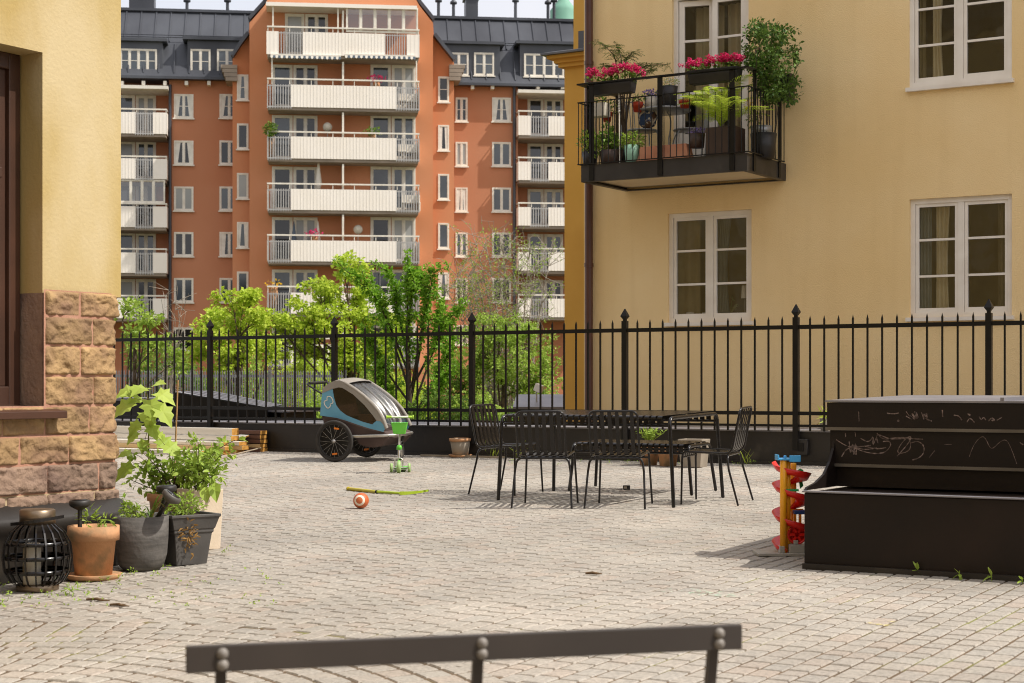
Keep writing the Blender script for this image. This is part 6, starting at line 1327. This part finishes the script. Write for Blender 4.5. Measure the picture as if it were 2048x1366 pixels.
# dark round pot
p = gpz(283,1140); M['pot_dark'] = mat('pot_dark', C('#4a4743'), C('#5f5b56'), 9, .8, 0, .004, 30, stretch=(1,1,5), c3=C('#6b6762'), s3=5, m3=(.5,.7))
t = empty('plant_pot', p, 0, 'dark grey rounded pot with grassy plants, next to the terracotta pot', 'plant pot'); g = MB(); g.lathe([(1e-7,0),(.105,0),(.135,.03),(.155,.1),(.163,.2),(.166,.335),(.152,.335),(.15,.30),(1e-7,.30)], n=36); g.build('pot', M['pot_dark'], t); g = MB(); g.lathe([(1e-7,.318),(.1,.315),(.151,.305)], n=20); g.build('soil', M['soil'], t)
foliage(t, 'foliage', LM['fresh'], [((-.03,-.05,.36),(.07,.06,.05),70,.05,.016),((-.11,-.03,.38),(.03,.03,.09),24,.035,.02),((.03,-.07,.35),(.07,.04,.04),40,.05,.014)], 52, (0,0,.31))
g = MB(); rnd = random.Random(5); gy = MB()
for k in range(16):
    a = rnd.uniform(0,2*PI); l = rnd.uniform(.1,.2); d = Vector((math.cos(a),math.sin(a),0)); path = bez((.08,0,.31), Vector((.08,0,.31+l*.9))+d*l*.3, Vector((.08,0,.31+l*rnd.uniform(.2,1.0)))+d*l*.75, 6)
    q = gy if k > 12 else g
    for i in range(6): w = .009*(1-i/6.5); sd = d.cross(Vector((0,0,1)))*w; w2 = .009*(1-(i+1)/6.5); s2 = d.cross(Vector((0,0,1)))*w2; q.add([path[i]-sd, path[i]+sd, path[i+1]+s2, path[i+1]-s2], [(0,1,2,3)])
g.build('blades', LM['mid'], t); gy.build('dry_blades', LM['dry'], t)
pv_ = Vector(p); solar((pv_.x+.06,pv_.y+.05,pv_.z+.3), at(341,996,10.35), Matrix.Rotation(-.62,4,Vector((FW[0],FW[1],0))*-1), 'lamp_grey', 'grey solar lamp leaning right over the dark pots'); solar((pv_.x+.02,pv_.y+.12,pv_.z+.29), at(333,980,10.5), Matrix.Rotation(.05,4,'X'), 'lamp_black', 'black solar lamp half hidden behind the leaning one')
# dark square planter
p = gpz(368,1127); M['pot_lead'] = mat('pot_lead', C('#45423f'), C('#55524e'), 4, .6, 0, .002, 30)
t = empty('planter', p, -.35, 'dark grey square planter with a flared rim, right of the round pot', 'planter'); g = MB()
def sq(h, z): return [(-h,-h,z),(h,-h,z),(h,h,z),(-h,h,z)]
lv = sq(.105,0)+sq(.13,.2)+sq(.138,.205)+sq(.138,.222)+sq(.145,.23)+sq(.165,.30)+sq(.172,.302)+sq(.172,.32)+sq(.155,.32)+sq(.15,.29)
g.add(lv, [(3,2,1,0),tuple(range(36,40))]+[(i+k*4,(i+1)%4+k*4,(i+1)%4+k*4+4,i+k*4+4) for k in range(9) for i in range(4)]); g.build('pot', M['pot_lead'], t, bevel=.004); g = MB(); g.box((-.149,-.149,.27),(.149,.149,.303)); g.build('soil', M['soil'], t)
foliage(t, 'foliage', LM['fresh'], [((0,0,.36),(.14,.14,.06),230,.04,.014),((-.06,.04,.40),(.08,.08,.08),70,.045,.014)], 53, (0,0,.3)); foliage(t, 'dry_leaves', LM['dry'], [((.17,-.05,.2),(.02,.05,.14),50,.04,.014)], 54)
# tall beige planter
p = gpz(400,1098); M['pot_beige'] = mat('pot_beige', C('#cdbba2'), C('#d6c5ae'), 5, .85, 0, .002, 50)
t = empty('planter', p, -.3, 'tall beige square planter with a leafy shrub, behind the dark square one', 'planter'); g = MB(); lv = sq(.10,0)+sq(.115,.41)+sq(.1,.41)+sq(.098,.37); g.add(lv, [(3,2,1,0),tuple(range(12,16))]+[(i+k*4,(i+1)%4+k*4,(i+1)%4+k*4+4,i+k*4+4) for k in range(3) for i in range(4)]); g.build('pot', M['pot_beige'], t, bevel=.006)
g = MB(); g.box((-.097,-.097,.35),(.097,.097,.385)); g.build('soil', M['soil'], t)
foliage(t, 'foliage', LM['fresh'], [((-.02,.0,.52),(.2,.16,.11),150,.05,.03,1),((.16,-.03,.5),(.12,.1,.1),90,.05,.03,1),((.02,-.02,.6),(.2,.12,.1),70,.045,.026,1),((-.2,.05,.54),(.14,.12,.1),70,.045,.026,1)], 55, (0,0,.38))
g = MB(); rnd = random.Random(8); s = MB()
for tip in ((.28,-.02,.68),(.32,.05,.60),(.2,.1,.72),(-.1,.0,.75),(.24,-.1,.50),(.05,-.05,.74),(.36,-.06,.52),(.38,.0,.66),(.15,-.12,.6),(-.18,-.05,.66)):
    path = bez((0,0,.38),(tip[0]*.4,tip[1]*.4,tip[2]),tip,8); s.tube(path,[.004*(1-.8*i/8)+.0008 for i in range(9)],4)
    for q in path[3:]: clump(g, q, (.03,.03,.03), 3, .045, .026, rnd, 1)
for k, L in (((.29,-.06,.47),.16),((.24,-.1,.44),.13)): g.leaf(k, (.5,-.3,-.5), (.3,-.5,.8), L, .1, .2, .25, 1)
g.build('shoot_leaves', LM['fresh'], t); s.build('stem', M['stemgreen'], t)
# brown pot with rose shrub and the maple sapling behind the dark round pot
p0 = gp(300,1098); p = (p0.x-.02, p0.y+.25, gz(p0.y+.25)); t = potted('plant_pot', p, .17, .13, .36, M['terracotta'], 'brown pot with a thin rose bush at the house corner, behind the round pot', 'plant pot', None, rim=.01)
g = MB(); s = MB(); rnd = random.Random(9); o = Vector(p); dd = (o.x*FW[0]+o.y*FW[1])
for tip in ((265,925),(285,905),(300,900),(320,930),(345,915),(372,905),(400,925),(420,905),(380,950),(340,960),(300,960),(262,960),(440,895),(470,880)):
    e = at(tip[0], tip[1], dd+rnd.uniform(-.12,.12))-o; path = bez((rnd.uniform(-.05,.05),0,.34),(e.x*.3,e.y*.3,e.z*.8),e,9); s.tube(path,[.006*(1-.8*i/9)+.001 for i in range(10)],5)
    for q in path[4:]: clump(g, q, (.05,.05,.045), 7, .05, .034, rnd, 1)
g.build('foliage', LM['fresh'], t); s.build('stem', M['trunk'], t)
t = empty('maple_sapling', (o.x-.03, o.y+.03, o.z+.335), 0, 'young maple sapling with large lobed leaves at the stone corner', 'sapling'); g = MB(); s = MB(); o2 = t.location
stem_ = [at(x, y, dd+.02)-Vector(o2) for x, y in ((300,990),(298,930),(297,860),(296,800),(292,780))]; stem_[0] = Vector((0,0,0)); s.tube(stem_, [.007,.006,.005,.004,.003], 6)
for x, y, L, ax, ay in ((284,800,.1,-.5,.4),(308,770,.11,.4,.7),(285,825,.1,.3,-.4),(305,835,.1,-.3,-.7),(290,775,.14,-.2,.3),(270,780,.15,-1,.1),(315,785,.15,.9,-.2),(265,805,.17,-1,-.5),(300,800,.16,.2,-.6),(318,815,.16,.7,-.8),(280,845,.13,-.6,-.6),(300,850,.12,.5,-.8),(275,865,.11,-.7,-.6),(318,880,.15,.9,-.3),(330,890,.15,1,-.4),(265,930,.16,-.8,-.5),(262,905,.1,-.9,.2),(310,870,.1,.6,.3),(290,880,.1,-.2,-.9),(275,790,.12,-.5,.6)):
    e = at(x, y, dd+rnd.uniform(-.08,.08))-Vector(o2); near = min(stem_, key=lambda q: (q-e).length); s.tube([near, (near+e)/2+Vector((0,0,.015)), e], .0018, 4)
    d = Vector((RT[0]*ax, RT[1]*ax, ay*.6-.25))-Vector((FW[0],FW[1],0))*.35; g.leaf(e, d, Vector((-FW[0]*.6,-FW[1]*.6,.9)), L, L*.72, .1, .3, 2)
g.build('foliage', LM['maple'], t); s.build('stem', M['stemgreen'], t)
a = at(347,905,dd+.15); t = empty('bamboo_cane', (a.x, a.y, o.z+.33), 0, 'thin tan cane standing upright beside the maple sapling', 'garden cane'); e = at(356,760,dd+.15)-Vector(t.location); g = MB(); g.tube([(0,0,0), e*.5, e], [.006,.006,.005], 6); g.build('rod', mat('cane_tan', C('#b08a5a'), C('#9b7748'), 20, .7), t)
# weeds in the joints
rnd = random.Random(77); g = MB()
spots = [(141,1190,16,.05),(265,1150,9,.03),(330,1140,8,.03),(395,1128,9,.03),(458,1110,5,.04),(100,1192,5,.02),(60,1196,5,.02),(210,1165,6,.03),(240,1160,6,.03),(20,1192,5,.02),(310,1152,6,.02)]
for k in range(150): spots.append((rnd.uniform(0,1)**1.6*560, rnd.uniform(1130,1215), rnd.choice((1,2,2)), .008))
for k in range(26): spots.append((rnd.uniform(1000,1640), rnd.uniform(922,932), 3, .03))
for px, py, n, h in spots:
    if px < 420 and py < 1150 and px > 0 and py < 1140-.0*px: continue
    q = gp(px, py); q.z = gz(q.y)
    if q.y > WALLY-.05: q.y = WALLY-.06; q.z = gz(q.y)
    clump(g, q+Vector((0,0,h*.7)), (h*.9+.006,h*.9+.006,h*.7), n*2, .016 if h < .04 else .034, .010, rnd, 1, .6)
tag(g.build('weeds', LM['fresh']), 'little green weeds sprouting from the paving joints', 'weeds', None, 'stuff')
for px, py, lab in ((1163,900,'pale grass tuft at the wall foot left of the bench leg'),(1497,930,'two pale grass blades at the wall foot right of the side-on chair'),(985,915,'dry grass tuft at the wall foot behind the left chair')):
    q = gp(px, py); q.y = min(q.y, WALLY-.05); t = empty('grass_tuft', (q.x,q.y,gz(q.y)), 0, lab, 'grass'); g = MB(); rnd = random.Random(px)
    for k in range(7): d = rdir(rnd,1.6); g.leaf((rnd.uniform(-.05,.05),0,0), d, rdir(rnd), rnd.uniform(.12,.26), .012, .2, .3, 0)
    g.build('blades', LM['lime'], t)
# ---------------------------------------------------------------- bench in the foreground: only its back rail shows
BD = 3.7; a = at(372,1292,3.5); c = at(1482,1248,3.5*522/478); v = c-a; v.z = 0; L = v.length; rz = math.atan2(v.y, v.x)
M['rivet_grey'] = mat('rivet_grey', C('#77716a'), C('#88827a'), 20, .5)
M['bench_paint'] = mat('bench_paint', C('#37312d'), C('#403934'), 3, .5)
zr_ = (a.z+c.z)/2; zgd = gz(a.y); t = empty('park_bench', (a.x, a.y, zgd), rz, 'dark bench seen from behind in the foreground, riveted back rail', 'bench', None); H = zr_-zgd
g = MB(); g.box((0,-.008,H-.056),(L,.012,H)); g.build('backrest', M['bench_paint'], t, bevel=.002)
g = MB(); g.box((0,.055,H-.30),(L,.075,H-.24)); g.build('backrest', M['bench_paint'], t, bevel=.002)
for f in (.06,.51,.955):
    x = L*f; g = MB(); g.beam((x,.022,H-.01),(x+.002,.09,H-.33),.022,.018,up=(0,1,0)); g.beam((x,.09,H-.33),(x,.1,0),.022,.018,up=(0,1,0)); g.build('leg', M['bench_paint'], t)
    g = MB(); g.beam((x,.1,H-.36),(x,.52,H-.36),.022,.02); g.beam((x,.5,H-.36),(x,.54,0),.022,.018,up=(0,1,0)); g.build('leg', M['bench_paint'], t)
    for z in (H-.018,H-.041): g = MB(); g.lathe([(.0125,0),(.0115,.005),(.007,.009),(1e-7,.0105)], n=18, axis=Matrix.Translation((x,-.008,z)) @ Matrix.Rotation(PI/2,4,'X')); g.build('rivet', M['rivet_grey'], t)
for k in range(4): g = MB(); g.box((0,.12+k*.105,H-.35),(L,.21+k*.105,H-.325)); g.build('seat', M['bench_paint'], t, bevel=.003)
